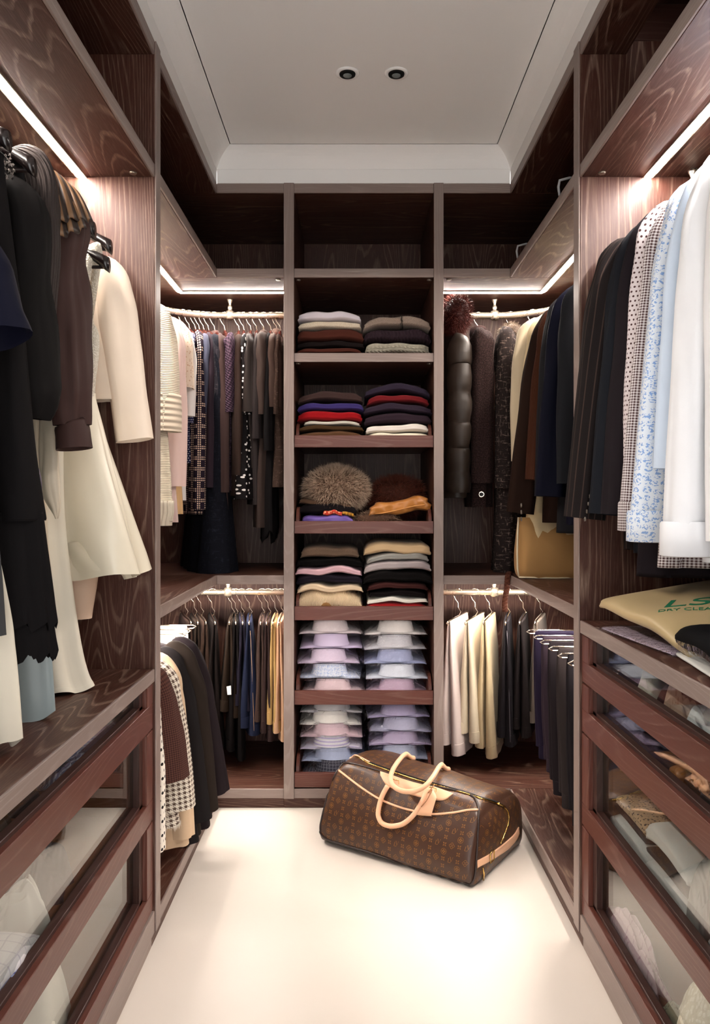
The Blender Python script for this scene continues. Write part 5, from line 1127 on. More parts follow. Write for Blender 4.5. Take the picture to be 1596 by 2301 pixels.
b_ = slab(u, 'cushion', satin('golden_tan_satin', (184, 120, 56), .4, .5), .245, .17, .058, 17, (0, 0, 0), .004, .016, 1, .008, lx=.006, nx=44, endtaper=.5)
V, Fs = tube([(x, -.087 - .004 * math.cos(x * 12), .022 + x * .13 + .006 * math.sin(x * 20)) for x in np.linspace(-.10, .11, 16)], .0022, 6); mk('seam', V, Fs, plain('tan_piping', rgb(214, 150, 84), .5), u)
# tray 3
G5 = 'folded knits on the mixed knit tray'
stack(tray_z(2), XA - .002, WA, [
 ('cream ribbed knit bundle with round brown leather patch', 'sweater', (224, 198, 162), padz(2) + 30 * px, {'pat': 'rib', 's': .005, 'wav': .006, 'layers': 1}),
 ('crumpled cream sweater on the ribbed bundle', 'sweater', (226, 202, 170), 18 * px, {'lx': .006, 'wav': .006}),
 ('black navy sweater with folded layers under the pink one', 'sweater', (32, 28, 36), 21 * px, {'arch': .008}),
 ('baby pink sweater in the left stack', 'sweater', (226, 184, 192), 19 * px, {'lx': .006, 'tilt': .004}),
 ('jet black sweater between the pink and the brown one', 'sweater', (16, 14, 14), 20 * px),
 ('mottled brown sweater topping the mixed knit tray left stack', 'sweater', (112, 92, 76), 25 * px, {'w': WA * .88, 'pat': 'melange', 'c2': (92, 74, 62), 's': .004})], G5)
pt = [o for o in bpy.data.objects if o.get('label', '').startswith('cream ribbed knit')][0]
disc(pt, plain('brown_leather_patch', rgb(128, 88, 40), .5), (-.008, -.172, .022), .022, 'y', 'leather_patch')
stack(tray_z(2), XB, WB_, [
 ('thin red top at the bottom of the mixed knit tray', 'sweater', (156, 22, 28), padz(2) + 6 * px, {'w': WB_ * .9}),
 ('thin white top with pearl button on the red one', 'sweater', (232, 228, 216), 13 * px, {'w': WB_ * .9, 'lx': .004}),
 ('black top above the thin white one', 'sweater', (20, 16, 16), 15 * px, {'w': WB_ * .85, 'arch': .006}),
 ('dark maroon brown sweater in the right stack', 'sweater', (64, 34, 32), 15 * px, {'arch': .01, 'w': WB_ * .9}),
 ('thick black sweater under the mauve grey one', 'sweater', (20, 18, 18), 26 * px, {'arch': .012, 'w': WB_ * 1.04}),
 ('mauve grey soft sweater drooping at its edge', 'sweater', (178, 166, 166), 22 * px, {'arch': .014, 'tilt': .006}),
 ('cool grey sweater under the camel one', 'sweater', (156, 154, 148), 17 * px, {'arch': .014, 'tilt': .004, 'w': WB_ * .92}),
 ('camel beige sweater topping the right stack', 'sweater', (208, 178, 138), 27 * px, {'arch': .008, 'tilt': -.004, 'lx': .005})], G5)
# trays 4 and 5: laundered shirts in plastic
def shirt_pack(label, loc, col, pat=None, c2=None, s=.01, rz=0.0, film=True, seed=0, grp=None, w=.250, cw=.066):
    u = thing('laundered_shirt', label, 'folded shirt', loc, rz, grp)
    key = 'shirt_%s_%s' % ('_'.join(map(str, col)), pat or 'plain'); m = f_(key, col, .7, pat, c2, s, bump=.08)
    slab(u, 'folded_body', m, w, .35, .018, seed, (0, .19, .001), .002, 0, 2, .004, endtaper=.5)
    rows = []; a = np.linspace(0, 2 * PI, 36, endpoint=False)
    for fx, fy, z in ((1.16, 1.10, .017), (1.08, 1.05, .030), (1.0, 1.0, .060), (.97, .97, .0635), (.94, .94, .061), (.94, .93, .022)):
        dip = np.where(z > .05, -.004 * np.cos(a * 2), 0); rows.append(np.stack([np.cos(a) * cw * fx, .056 + np.sin(a) * .052 * fy, np.full(36, z) + dip], -1))
    R = np.array(rows); UV = np.stack([np.repeat((a * cw)[None], len(R), 0), R[..., 2]], -1); mk('collar', R, grid_faces(len(R), 36), m, u, UV)
    if film:
        rows = []; rs = np.random.RandomState(seed)
        for fx, y0_, y1_, z in ((1.10, -.004, .375, .001), (1.13, -.010, .38, .010), (1.04, -.006, .37, .026), (.72, -.004, .36, .050), (.54, -.002, .33, .067), (.25, .05, .2, .070)):
            n = 40; t = np.linspace(0, 2 * PI, n, endpoint=False); ex = np.sign(np.cos(t)) * np.abs(np.cos(t)) ** .35; ey = np.sign(np.sin(t)) * np.abs(np.sin(t)) ** .35
            rows.append(np.stack([ex * w / 2 * fx, (y0_ + y1_) / 2 + ey * (y1_ - y0_) / 2, np.full(n, z)], -1) + rs.normal(0, .0028, (n, 3)) * (z > .005))
        R = np.array(rows); mk('plastic_bag', R, grid_faces(len(R), 40, True, False, True), M_FILM, u)
    return u
G6 = 'laundered shirts in plastic on the two shirt trays'
def pile(i, xc, rows, top_v):
    """rows bottom to top"""
    z = tray_z(i); n = len(rows); pitch = (zb(top_v) - .062 - z) / max(1, n - 1)
    for k, r in enumerate(rows):
        lb, col = r[0], r[1]; ex = r[2] if len(r) > 2 else {}
        shirt_pack(lb, (xc + random.Random(lb).uniform(-.008, .008), TY + .015 + random.Random(lb + 'y').uniform(0, .012), z + k * pitch), col, ex.get('pat'), ex.get('c2'), ex.get('s', .01), random.Random(lb + 'r').uniform(-.05, .05), ex.get('film', True), 60 + k + i * 20 + int(xc * 100), G6)
pile(3, XA, [('pink shirt at the bottom left of the upper shirt tray', (236, 208, 212)), ('blue and white circle print shirt above the pink one', (226, 232, 246), {'pat': 'floral', 'c2': (168, 188, 228), 's': .014}), ('pinkish lilac shirt third from the bottom', (226, 208, 230)), ('lilac shirt without plastic bag', (210, 196, 226), {'film': False}), ('pale rose shirt topping the upper tray left pile', (236, 222, 224))], 1398)
pile(3, XB, [('mauve pink shirt at the bottom right of the upper shirt tray', (214, 184, 206)), ('pale ice blue shirt second in the right pile', (226, 232, 244)), ('periwinkle blue shirt in the middle of the right pile', (176, 184, 220)), ('white shirt with fine horizontal stripes', (234, 232, 234), {'pat': 'stripeh', 'c2': (176, 176, 190), 's': .0055}), ('cream white shirt topping the upper tray right pile', (240, 234, 230))], 1400)
pile(4, XA + .004, [('dark checked shirt at the bottom of the lower shirt tray', (70, 70, 84), {'pat': 'check', 'c2': (150, 150, 160), 's': .012}), ('sky blue shirt second from the bottom left', (190, 202, 232)), ('white shirt with lilac horizontal stripes', (240, 238, 244), {'pat': 'stripeh', 'c2': (196, 186, 222), 's': .014}), ('rose pink shirt in the lower left pile', (234, 204, 212)), ('ivory shirt above the rose pink one', (240, 236, 228)), ('grey white shirt topping the lower left pile', (222, 220, 222))], 1580)
pile(4, XB + .012, [('pale denim shirt hidden low behind the travel bag', (150, 160, 190)), ('light blue shirt just above the travel bag', (200, 208, 234)), ('soft lilac shirt in the lower right pile', (206, 192, 224)), ('grey lilac shirt with bright plastic folds', (186, 186, 212)), ('violet lilac shirt topping the lower right pile', (190, 180, 216))], 1590)
# ------------------------------------------------------------------ travel bag on the floor
def make_bag():
    O = Vector((-.12, 2.744, 0)); ang = math.atan2(-.561, .828); L = .585
    u = thing('travel_bag', 'brown monogram canvas rolling duffel bag with tan leather handles on the floor', 'bag', O, ang)
    M = Matrix.Translation(O) @ Matrix.Rotation(ang, 4, 'Z'); Mi = M.inverted()
    t = NT('brown_coated_canvas'); co = t.coord('Object'); nz = t.noise(co, 700, 2); t.base(t.mix(t.noise(co, 9, 3), rgb(60, 39, 30), rgb(76, 51, 39)), .36, .45); t.bump(t.m('ADD', nz, t.m('MULTIPLY', t.noise(co, 22, 3), 6.0)), .16, .0012); M_CAN = t.mat
    M_TAN = plain('tan_cowhide', rgb(232, 182, 146), .42, .45); M_PIPE = plain('dark_leather_piping', rgb(44, 30, 26), .35, .5); M_BRASS = plain('polished_brass', rgb(226, 186, 110), .2, .6, 1.0); M_REDE = plain('red_edge_paint', rgb(150, 50, 34), .5)
    # stations: x, then ring control points (y, z)
    def ring(h0, hf, hr, hb, fy=.07, lean=1.0, dep=1.0, z0=0.0):
        return [(.035, z0), (.006, z0 + .010), (-.004, z0 + .04), (.012, z0 + .5 * hf), (fy * .72, hf * .88), (fy, hf), (fy + .05, hf + .45 * (hr - hf) + .008), (.22 * dep, hr), (.33 * dep, hb), (.395 * dep, hb * .72), (.412 * dep, hb * .3), (.405 * dep, z0 + .012), (.38 * dep, z0)]
    st = [(0.0, ring(0, .175, .215, .17, .060)), (.012, ring(0, .215, .24, .195, .066)), (.045, ring(0, .258, .268, .225)), (.12, ring(0, .276, .285, .245)), (.22, ring(0, .266, .276, .238)), (.32, ring(0, .250, .262, .228)), (.44, ring(0, .234, .246, .214)), (.53, ring(0, .222, .232, .205)), (.572, ring(0, .208, .222, .200)), (.585, ring(0, .19, .205, .19))]
    A = np.array([[(x, y, z) for y, z in r] for x, r in st])                  # stations x ring x 3
    A2 = np.array([crom(A[i], 72) for i in range(len(st))]); nx = 64
    G = np.stack([crom(A2[:, j], nx) for j in range(72)], 1)                    # nx x 72 x 3
    k = np.linspace(0, 1, nx)[:, None]; jj = np.linspace(0, 1, 72)[None]
    belly = np.exp(-((jj - .22) / .12) ** 2) * (.012 * np.sin(PI * k) + .004 * np.sin(9 * k + 4 * jj)); sag = np.exp(-((jj - .55) / .12) ** 2) * (.006 * np.sin(11 * k) + .004 * np.sin(23 * k + 1))
    G[..., 1] -= belly; G[..., 2] += sag
    G[..., 2] = np.maximum(G[..., 2], 0.001)
    V = G.reshape(-1, 3).tolist(); Fs = grid_faces(nx, 72, True)
    body_o = mk('shell', V, Fs, M_CAN, u)
    # end gussets: slightly bulging caps
    caps = []
    for end, sx in ((0, -1), (nx - 1, 1)):
        E = G[end]; cen = np.array([E[0, 0], .20, E[:, 2].max() * .45]); rows = []
        for f, b in ((1.0, 0), (.93, .006), (.75, .014), (.5, .020), (.25, .022), (.02, .023)):
            R = cen + (E - cen) * f; R[:, 0] = E[:, 0] + sx * b + sx * .006 * np.sin(R[:, 2] * 40 + R[:, 1] * 20) * (1 - f); rows.append(R)
        R = np.array(rows); o = mk('end_gusset', R, grid_faces(6, 72, True, False, True), M_CAN, u); caps.append(R)
    allV = V + caps[0].reshape(-1, 3).tolist() + caps[1].reshape(-1, 3).tolist()
    n0 = len(V); n1 = n0 + 6 * 72
    allF = Fs + [[i + n0 for i in f] for f in grid_faces(6, 72, True)] + [[i + n1 for i in f] for f in grid_faces(6, 72, True)]
    bvh = BVHTree.FromPolygons([Vector(v) for v in allV], allF)
    def hit(cu, cv, off=.001):
        """point of the bag seen at crop pixel (cu, cv) of the photo study, lifted off the surface"""
        px_, py_ = 690 + cu / 3.192, 1640 + cv / 3.192
        o = Mi @ Vector((0, 0, H)); d = (Mi.to_3x3() @ Vector(((px_ - CX) / F, 1, -(py_ - CY) / F))).normalized()
        h = bvh.ray_cast(o, d)
        if h[0] is None:
            best = min((bvh.find_nearest(o + d * s) for s in np.linspace(2.2, 3.4, 60)), key=lambda r: r[3]); h = best
        n = h[1]; n = n if n.dot(d) < 0 else -n
        return h[0] + n * off
    def patch(name, top, bot, mat, off=.0016, n=36, m=8, thick=.0022):
        a, b = crom(top, n), crom(bot, n); outer = []; inner = []
        for k_ in np.linspace(0, 1, m): 
            outer.append([hit(*(a[i] * (1 - k_) + b[i] * k_), off + thick) for i in range(n)]); inner.append([hit(*(a[i] * (1 - k_) + b[i] * k_), off * .2) for i in range(n)])
        R = np.array(outer); inn = np.array(inner)
        R = np.concatenate([inn[:1], R, inn[-1:]], 0)
        return mk(name, R, grid_faces(len(R), n, False), mat, u)
    def cord(name, pts, r, mat, off=None, n=60, closed=False, k=8):
        c = crom(pts + ([pts[0]] if closed else []), n); V_, F_ = tube([hit(x, y, off if off is not None else r * .6) for x, y in c], r, k, not closed)
        return mk(name, V_, F_, mat, u)
    cord('piping', [(85, 700), (75, 640), (95, 430), (130, 330), (200, 260), (300, 240), (500, 290), (800, 385), (1100, 445), (1190, 480), (1225, 540), (1230, 640), (1215, 900), (1200, 1050), (1170, 1108), (1130, 1124), (900, 1042), (500, 893), (200, 803), (115, 760)], .0034, M_PIPE, closed=True, n=120)
    cord('welt', [(205, 270), (300, 345), (400, 420), (520, 495), (650, 550), (780, 585), (900, 605), (1050, 595), (1150, 578), (1225, 575)], .0036, M_TAN)
    cord('zip_tape', [(300, 178), (380, 205), (450, 245), (600, 300), (800, 365), (1000, 420), (1150, 462), (1250, 495), (1340, 520), (1420, 560), (1445, 610), (1440, 680), (1410, 760), (1385, 815)], .0028, M_BRASS)
    cord('zip_gap', [(450, 236), (600, 290), (800, 355), (1000, 411), (1150, 453), (1250, 488), (1340, 512), (1400, 540)], .0045, plain('bag_inside', rgb(14, 10, 9), .8), .0)
    cord('zip_edge', [(298, 190), (330, 178), (300, 168), (340, 178), (450, 235)], .003, M_TAN, n=30)
    patch('handle_mount', [(525, 292), (620, 330), (760, 372), (900, 408), (1045, 460)], [(528, 330), (590, 408), (760, 470), (960, 508), (1047, 464)], M_TAN)
    patch('side_strap', [(1215, 940), (1310, 888), (1400, 822), (1480, 752), (1515, 697)], [(1218, 990), (1330, 927), (1440, 852), (1500, 785), (1518, 747)], M_TAN, n=24)
    def loop3(name, pts, r, mat, n=40, k=12): V_, F_ = tube([tuple(p) for p in crom([tuple(Mi @ Vector(p)) for p in pts], n)], r, k); return mk(name, V_, F_, mat, u)
    # rear handle arcs forward over the opening, front handle lies on the panel
    wp = lambda cu, cv, Y: P(690 + cu / 3.192, 1640 + cv / 3.192, Y)
    loop3('handle', [wp(712, 172, 2.83), wp(680, 195, 2.78), wp(625, 270, 2.68), wp(600, 340, 2.60), wp(618, 400, 2.555), wp(680, 438, 2.53), wp(770, 440, 2.52), wp(850, 400, 2.53), wp(905, 335, 2.57), wp(945, 270, 2.64), wp(968, 248, 2.70)], .0082, M_TAN)
    V_, F_ = tube([hit(x, y, .012) for x, y in crom([(590, 405), (550, 480), (528, 560), (525, 620), (555, 670), (620, 690), (700, 676), (770, 620), (820, 550), (850, 490), (868, 440)], 40)], .0082, 12); mk('handle', V_, F_, M_TAN, u)
    for cu, cv, Y in ((712, 180, 2.84), (965, 258, 2.72)):
        p = Mi @ wp(cu, cv, Y); q_ = bvh.find_nearest(p + Vector((0, .03, -.03)))[0]; V_, F_ = tube([p + Vector((0, -.008, .002)), p + Vector((0, .004, .001)), q_ + Vector((0, 0, .004)), q_ + Vector((0, .02, -.002))], .0098, 10); mk('handle_tab', V_, F_, M_TAN, u)
    tg = patch('luggage_tag', [(860, 445), (900, 440), (938, 500)], [(795, 612), (850, 618), (903, 621)], M_TAN, .012, 10, 6)
    cord('tag_chain', [(915, 425), (880, 470), (905, 455), (870, 520), (835, 560)], .0016, plain('tan_lace', rgb(150, 104, 70), .5), .018, 24)
    for cu, cv in ((640, 380), (905, 440)):
        p = hit(cu, cv, .005); V_, F_ = tube([p + Vector((-.012, 0, .008)), p + Vector((.012, 0, .008)), p + Vector((.012, 0, -.008)), p + Vector((-.012, 0, -.008)), p + Vector((-.012, 0, .008))], .0016, 6); mk('mount_buckle', V_, F_, M_BRASS, u)
    p = hit(1318, 905, .006); V_, F_ = tube([p + Vector((0, -.014, .016)), p + Vector((0, .014, .018)), p + Vector((0, .014, -.014)), p + Vector((0, -.014, -.016)), p + Vector((0, -.014, .016))], .0022, 6); mk('strap_buckle', V_, F_, M_BRASS, u)
    for a_, b_, r_ in (((1256, 985), (1262, 1072), .0032), ((1360, 530), (1410, 552), .004)):
        V_, F_ = tube([hit(*a_, .004), hit((a_[0] + b_[0]) / 2, (a_[1] + b_[1]) / 2, .006), hit(*b_, .005)], [r_, r_ * .7, r_], 8); mk('zip_pull', V_, F_, M_BRASS, u)
    for y0 in (.06, .34):                                              # wheels tucked under the far base
        V_, F_ = lathe([(0, -.012), (.018, -.012), (.02, 0), (.018, .012), (0, .012)], 16); mk('wheel', [(c + .03, b + y0, a + .021) for a, b, c in V_], F_, M_PIPE, u)
    # printed monogram: flat shapes laid on the canvas
    def star4(r, w):
        T = []
        for q in range(4):
            a = q * PI / 2 + PI / 4; d = np.array([math.cos(a), math.sin(a)]); n_ = np.array([-d[1], d[0]])
            T.append([d * r * .14, d * r * .55 + n_ * r * w, d * r, d * r * .55 - n_ * r * w])
        return T
    def petals(r):
        T = []
        for q in range(4):
            a = q * PI / 2; c = np.array([math.cos(a), math.sin(a)]) * r * .52
            T.append([c + r * .36 * np.array([math.cos(b), math.sin(b)]) for b in np.linspace(0, 2 * PI, 8, endpoint=False)])
        return T
    def annulus(r0, r1, n=16, dia=False):
        T = []
        for i in range(n):
            a, b = 2 * PI * i / n, 2 * PI * (i + 1) / n
            g = (lambda t: (abs(math.cos(t)) ** .5 * math.copysign(1, math.cos(t)), abs(math.sin(t)) ** .5 * math.copysign(1, math.sin(t)))) if not dia else (lambda t: (math.cos(t) * (1 - .28 * math.sin(2 * t) ** 2), math.sin(t) * (1 - .28 * math.sin(2 * t) ** 2)))
            if not dia: g = lambda t: (math.cos(t), math.sin(t))
            p, q = np.array(g(a)), np.array(g(b)); T.append([p * r0, p * r1, q * r1, q * r0])
        return T
    def stroke(p, q, w):
        p, q = np.array(p, float), np.array(q, float); d = (q - p) / np.linalg.norm(q - p); n_ = np.array([-d[1], d[0]]) * w / 2; m_ = (p + q) / 2
        return [[p - n_, m_ - n_, m_ + n_, p + n_], [m_ - n_, q - n_, q + n_, m_ + n_]]
    def mono(r):
        T = []
        T += stroke((-.46 * r, .42 * r), (-.66 * r, -.62 * r), .20 * r) + stroke((-.72 * r, -.66 * r), (.12 * r, -.66 * r), .14 * r) + stroke((.10 * r, -.70 * r), (.18 * r, -.36 * r), .10 * r) + stroke((-.66 * r, .46 * r), (-.26 * r, .46 * r), .08 * r)
        T += stroke((-.02 * r, .86 * r), (.34 * r, -.28 * r), .20 * r) + stroke((.36 * r, -.32 * r), (.82 * r, .84 * r), .09 * r) + stroke((-.22 * r, .88 * r), (.18 * r, .88 * r), .08 * r) + stroke((.66 * r, .88 * r), (.98 * r, .88 * r), .08 * r)
        return T
    R0 = .0082
    shapes = {'a': star4(R0 * 1.0, .30), 'b': annulus(R0 * .98, R0 * 1.16, 20) + petals(R0 * .85), 'c': annulus(R0 * 1.0, R0 * 1.22, 16, True) + star4(R0 * .72, .28), 'm': mono(R0 * 1.3)}
    arc = np.concatenate([np.zeros((nx, 1)), np.cumsum(np.linalg.norm(np.diff(G, axis=1), axis=2), 1)], 1)
    nrm = np.cross(np.gradient(G, axis=0), np.gradient(G, axis=1)); nrm /= np.linalg.norm(nrm, axis=2)[..., None] + 1e-9
    if nrm[nx // 2, 20, 1] > 0: nrm = -nrm
    def on_shell(x, w):
        i = np.clip(np.interp(x, G[:, 10, 0], np.arange(nx)), 0, nx - 1.001); i0 = int(i); fi = i - i0
        out = 0; nn = 0
        for ii, wt in ((i0, 1 - fi), (i0 + 1, fi)):
            j = np.clip(np.interp(w, arc[ii], np.arange(72)), 0, 70.999); j0 = int(j); fj = j - j0
            out = out + wt * (G[ii, j0] * (1 - fj) + G[ii, j0 + 1] * fj); nn = nn + wt * nrm[ii, j0]
        return out + nn / np.linalg.norm(nn) * .0007
    PV, PF = [], []
    def lay(shape, place):
        for poly in shape:
            q = [place(*p) for p in poly]
            if any(v is None for v in q): return
            n_ = len(PV); PV.extend(map(tuple, q)); PF.append(tuple(range(n_, n_ + len(q))))
    rowh, colw = .0215, .0500; wmax = float(arc[nx // 2][-1]) * .74; r_ = 0
    w = .018
    while w < wmax:
        for c_ in range(-1, 15):
            x = .012 + c_ * colw + (r_ % 4) * colw * .5 % colw + .003
            kind = (('m', 'c') if (c_ + r_ // 2) % 2 == 0 else ('c', 'm'))[0] if r_ % 2 == 0 else ('a' if (c_ + r_ // 2) % 2 == 0 else 'b')
            for dx, kd in ((0, kind), (colw * .5, 'a' if r_ % 2 == 0 else 'a')):
                if kd == 'a' and dx and r_ % 2 == 1: continue
                X_ = x + dx
                if .010 < X_ < L - .012: lay(shapes[kd], lambda a, b, X_=X_, w=w: on_shell(X_ + a, w + b))
        w += rowh; r_ += 1
    sidebvh = BVHTree.FromPolygons([Vector(v) for v in caps[1].reshape(-1, 3)], grid_faces(6, 72, True, False, True))
    def on_side(y, z):
        h = sidebvh.ray_cast(Vector((L + .2, y, z)), Vector((-1, 0, 0))); return None if h[0] is None else h[0] + Vector((.0008, 0, 0))
    for r_ in range(10):
        for c_ in range(10):
            y, z = .02 + c_ * .042 + (r_ % 2) * .021, .02 + r_ * .0185
            lay(shapes['mcab'[(c_ + 2 * r_) % 4]], lambda a, b, y=y, z=z: on_side(y + a, z + b))
    o = mk('monogram_print', PV, PF, plain('gold_brown_print', rgb(128, 88, 46), .42, .4), u, smooth=True)
    bm = bmesh.new(); bm.from_mesh(o.data); bmesh.ops.recalc_face_normals(bm, faces=bm.faces); bm.to_mesh(o.data); bm.free(); tag(o, kind='stuff')
    return u
make_bag()
# ------------------------------------------------------------------ things in the glass drawers
def crumple(label, name, cat, loc, rz, mat, w, d, h, seed=0, group=None, amp=.35, part='cloth'):
    """a loosely dropped piece of clothing: low dome with ridged folds and a wavy outline"""
    u = thing(name, label, cat, loc, rz, group); rs = np.random.RandomState(seed)
    nr_, na = 34, 96; r = np.linspace(0.02, 1, nr_)[:, None]; a = np.linspace(0, 2 * PI, na, endpoint=False)[None]
    X, Yv = r * np.cos(a), r * np.sin(a); fold = 0
    for _ in range(6):
        k = rs.normal(0, 3.4, 2); fold = fold + (.5 + .5 * np.sin(X * k[0] + Yv * k[1] + .8 * np.sin(Yv * 3.1 + X * 2.3 + k[0]) + rs.uniform(0, 6.28))) ** 2.2 / 6
    out = 1 + .10 * np.sin(3 * a + rs.uniform(0, 6)) + .07 * np.sin(7 * a + rs.uniform(0, 6)) + .03 * np.sin(13 * a)
    ex = np.sign(np.cos(a)) * np.abs(np.cos(a)) ** .75; ey = np.sign(np.sin(a)) * np.abs(np.sin(a)) ** .75
    amp = min(.8, amp + .12); Z = h * ((1 - r ** 3.5) * (1 - amp) + (1 - r ** 7) * amp * 2.2 * fold) + .012 * np.sin(9 * X + 5 * Yv + seed) * (1 - r ** 6) * np.sin(7 * Yv - 4 * X)
    P3 = np.stack([r * ex * w / 2 * out, r * ey * d / 2 * out, Z + 0 * a], -1)
    base = P3[-1].copy(); base[:, 2] = 0; P3 = np.concatenate([P3, base[None]], 0)
    mk(part, P3, grid_faces(len(P3), na, True, True, True), mat, u, P3[..., :2]); return u
GD = 'clothes in the left glass drawers'; GE = 'clothes in the right glass drawers'
zl1, zl2, zl3 = .593 + .0225, .345 + .0225, .101 + .0225
zr1, zr2, zr3, zr4 = .720 + .0225, .5855 + .0225, .335 + .0225, .092 + .0225
def pack(lb, loc, col, w=.26, d=.2, h=.03, rz=PI / 2, film=True, seed=1, grp=GD, pat=None, c2=None, s=.01, name='folded_shirt', cat='shirt', arch=.004):
    u = thing(name, lb, cat, loc, rz, grp); slab(u, 'folded_cloth', f_('drawer_' + lb.replace(' ', '_')[:44], col, .75, pat, c2, s, bump=.15), w, d, h, seed, (0, 0, 0), arch, 0, 2, .004)
    if film: slab(u, 'plastic_wrap', M_FILM, w * 1.05, d * 1.05, h * 1.12, seed + 1, (0, 0, .0004), arch + .003, wav=.006, lx=.002)
    return u
# left, top drawer
pack('mauve shirt in clear wrap at the far end of the top left drawer', (-.72, 1.90, zl1), (120, 92, 104), .22, .22, .038, seed=2)
pack('striped blue lilac shirt in wrap next to the mauve one, top left drawer', (-.72, 1.68, zl1), (120, 116, 150), .18, .22, .036, seed=3, pat='stripeh', c2=(210, 206, 220), s=.01)
crumple('black pouch with orange lining in the top left drawer', 'pouch', 'pouch', (-.70, 1.50, zl1), 0, f_('black_felt', (26, 22, 24)), .18, .12, .06, 4, GD)
crumple('dark brown cap lying near the middle of the top left drawer', 'cap', 'cap', (-.68, 1.33, zl1), 0, f_('dark_brown_felt', (54, 40, 28)), .18, .16, .075, 5, GD, .12)
# left, middle drawer
crumple('dark violet knitted beanie in the middle left drawer', 'beanie', 'hat', (-.70, 1.66, zl2), 0, f_('violet_black_rib', (38, 28, 38), .9, 'rib', s=.01), .17, .15, .10, 6, GD, .1)
crumple('white crumpled vest with loose strap in the middle left drawer', 'vest', 'top', (-.66, 1.50, zl2), .5, f_('white_jersey', (238, 232, 222)), .13, .08, .085, 7, GD, .55)
pack('white shirt with faint check and blue hem in the middle left drawer', (-.69, 1.27, zl2), (226, 222, 224), .34, .23, .065, film=False, seed=8, pat='check', c2=(196, 190, 200), s=.03)
pt = [o for o in bpy.data.objects if o.get('label', '').startswith('white shirt with faint check')][0]
slab(pt, 'blue_hem', f_('blue_hem_stripe', (140, 146, 178), .8, 'stripe', (70, 76, 124), .04), .34, .006, .04, 9, (0, -.112, 0), .004)
# left, bottom drawer
crumple('white linen trousers heaped in the bottom left drawer', 'linen_trousers', 'trousers', (-.70, 1.55, zl3), .1, f_('white_linen', (228, 222, 208)), .22, .34, .17, 10, GD, .3)
crumple('ivory linen shirt in front in the bottom left drawer', 'linen_shirt', 'shirt', (-.68, 1.26, zl3), -.2, f_('ivory_linen', (226, 220, 206)), .22, .26, .14, 11, GD, .4)
pack('pale grey folded cloth at the near end of the bottom left drawer', (-.70, .98, zl3), (214, 210, 204), .24, .22, .06, film=False, seed=12, name='folded_cloth', cat='cloth')
# right, top drawer
X1 = .745
pack('navy wrapped shirt at the far end of the top right drawer', (X1, 1.96, zr1), (40, 40, 66), .18, .2, .05, seed=13, grp=GE)
crumple('white ruffled blouse with pink edge in the top right drawer', 'ruffled_blouse', 'blouse', (X1 - .02, 1.80, zr1), .2, f_('white_ruffle', (236, 230, 216)), .13, .12, .07, 14, GE, .6)
crumple('dark maroon top between the ruffled blouse and the mauve tee', 'maroon_shirt', 'shirt', (X1, 1.68, zr1), .1, f_('dark_maroon', (54, 28, 34)), .16, .13, .065, 15, GE, .3)
crumple('small beige lace piece at the glass of the top right drawer', 'lace_trim', 'lace', (X1 - .055, 1.635, zr1), .5, f_('beige_lace_b', (214, 180, 160), pat='leopard', col2=(190, 150, 130), s=.006), .05, .09, .05, 16, GE, .5)
crumple('mauve grey t shirt heaped in the top right drawer', 'mauve_tee', 'top', (X1 + .03, 1.53, zr1), 0, f_('mauve_grey_jersey', (190, 170, 176)), .18, .18, .085, 17, GE, .25)
crumple('white bra with looped strap in the top right drawer', 'white_bra', 'bra', (X1 - .04, 1.50, zr1), .1, f_('white_microfibre', (232, 238, 242), .5), .09, .16, .05, 18, GE, .5)
crumple('pale tan camisole at the near end of the top right drawer', 'tan_camisole', 'top', (X1 - .03, 1.38, zr1), .4, f_('pale_tan', (228, 202, 172)), .12, .12, .065, 19, GE, .5)
# right, second drawer
pack('violet grey wrapped shirt at the far end of the second right drawer', (X1, 1.97, zr2), (84, 76, 104), .17, .2, .05, seed=20, grp=GE)
pack('plum wrapped shirt next to the violet grey one, second right drawer', (X1 + .01, 1.79, zr2), (88, 70, 92), .16, .2, .045, seed=21, grp=GE)
def glove(label, loc, rz, mat, seed):
    u = thing('leather_glove', label, 'glove', loc, rz, GE)
    body_rows = [(.0, .028, .028, .010), (-.05, .036, .036, .014), (-.10, .042, .042, .015), (-.125, .038, .038, .012)]
    o = body(u, 'palm', mat, body_rows, 24, 14, (2, .002), seed); o.rotation_euler = (PI / 2 - .05, 0, 0)
    for i, (x, l) in enumerate(((-.030, .062), (-.010, .075), (.011, .072), (.030, .055))):
        V, Fs = tube([(x, .115, .0), (x * 1.15, .115 + l * .5, .010), (x * 1.2, .115 + l, .004)], [.011, .0105, .007], 10); mk('finger', V, Fs, mat, u)
    V, Fs = tube([(.034, .05, 0), (.060, .08, .008), (.070, .115, .008)], [.013, .012, .008], 10); mk('thumb', V, Fs, mat, u)
    return u
M_GL = plain('tan_glove_leather', rgb(186, 120, 62), .4, .5)
glove('tan leather glove lying along the glass of the second right drawer', (.715, 1.70, zr2 + .014), PI + .2, M_GL, 3)
glove('second tan leather glove half under the first one', (.74, 1.66, zr2 + .036), PI - .15, M_GL, 4)
crumple('olive green knit at the back of the second right drawer', 'olive_knit', 'knitwear', (.84, 1.58, zr2), 0, f_('olive_knit', (96, 82, 48)), .18, .2, .08, 22, GE)
crumple('black leather pouch beside the tan gloves in the second right drawer', 'black_pouch', 'pouch', (.76, 1.50, zr2), 0, f_('black_pouch', (24, 20, 20), .5), .16, .12, .06, 23, GE, .1)
crumple('white lace bundle near the viewer in the second right drawer', 'lace_bundle', 'lace', (.70, 1.38, zr2), 0, f_('white_lace', (226, 232, 244)), .1, .12, .075, 24, GE, .5)
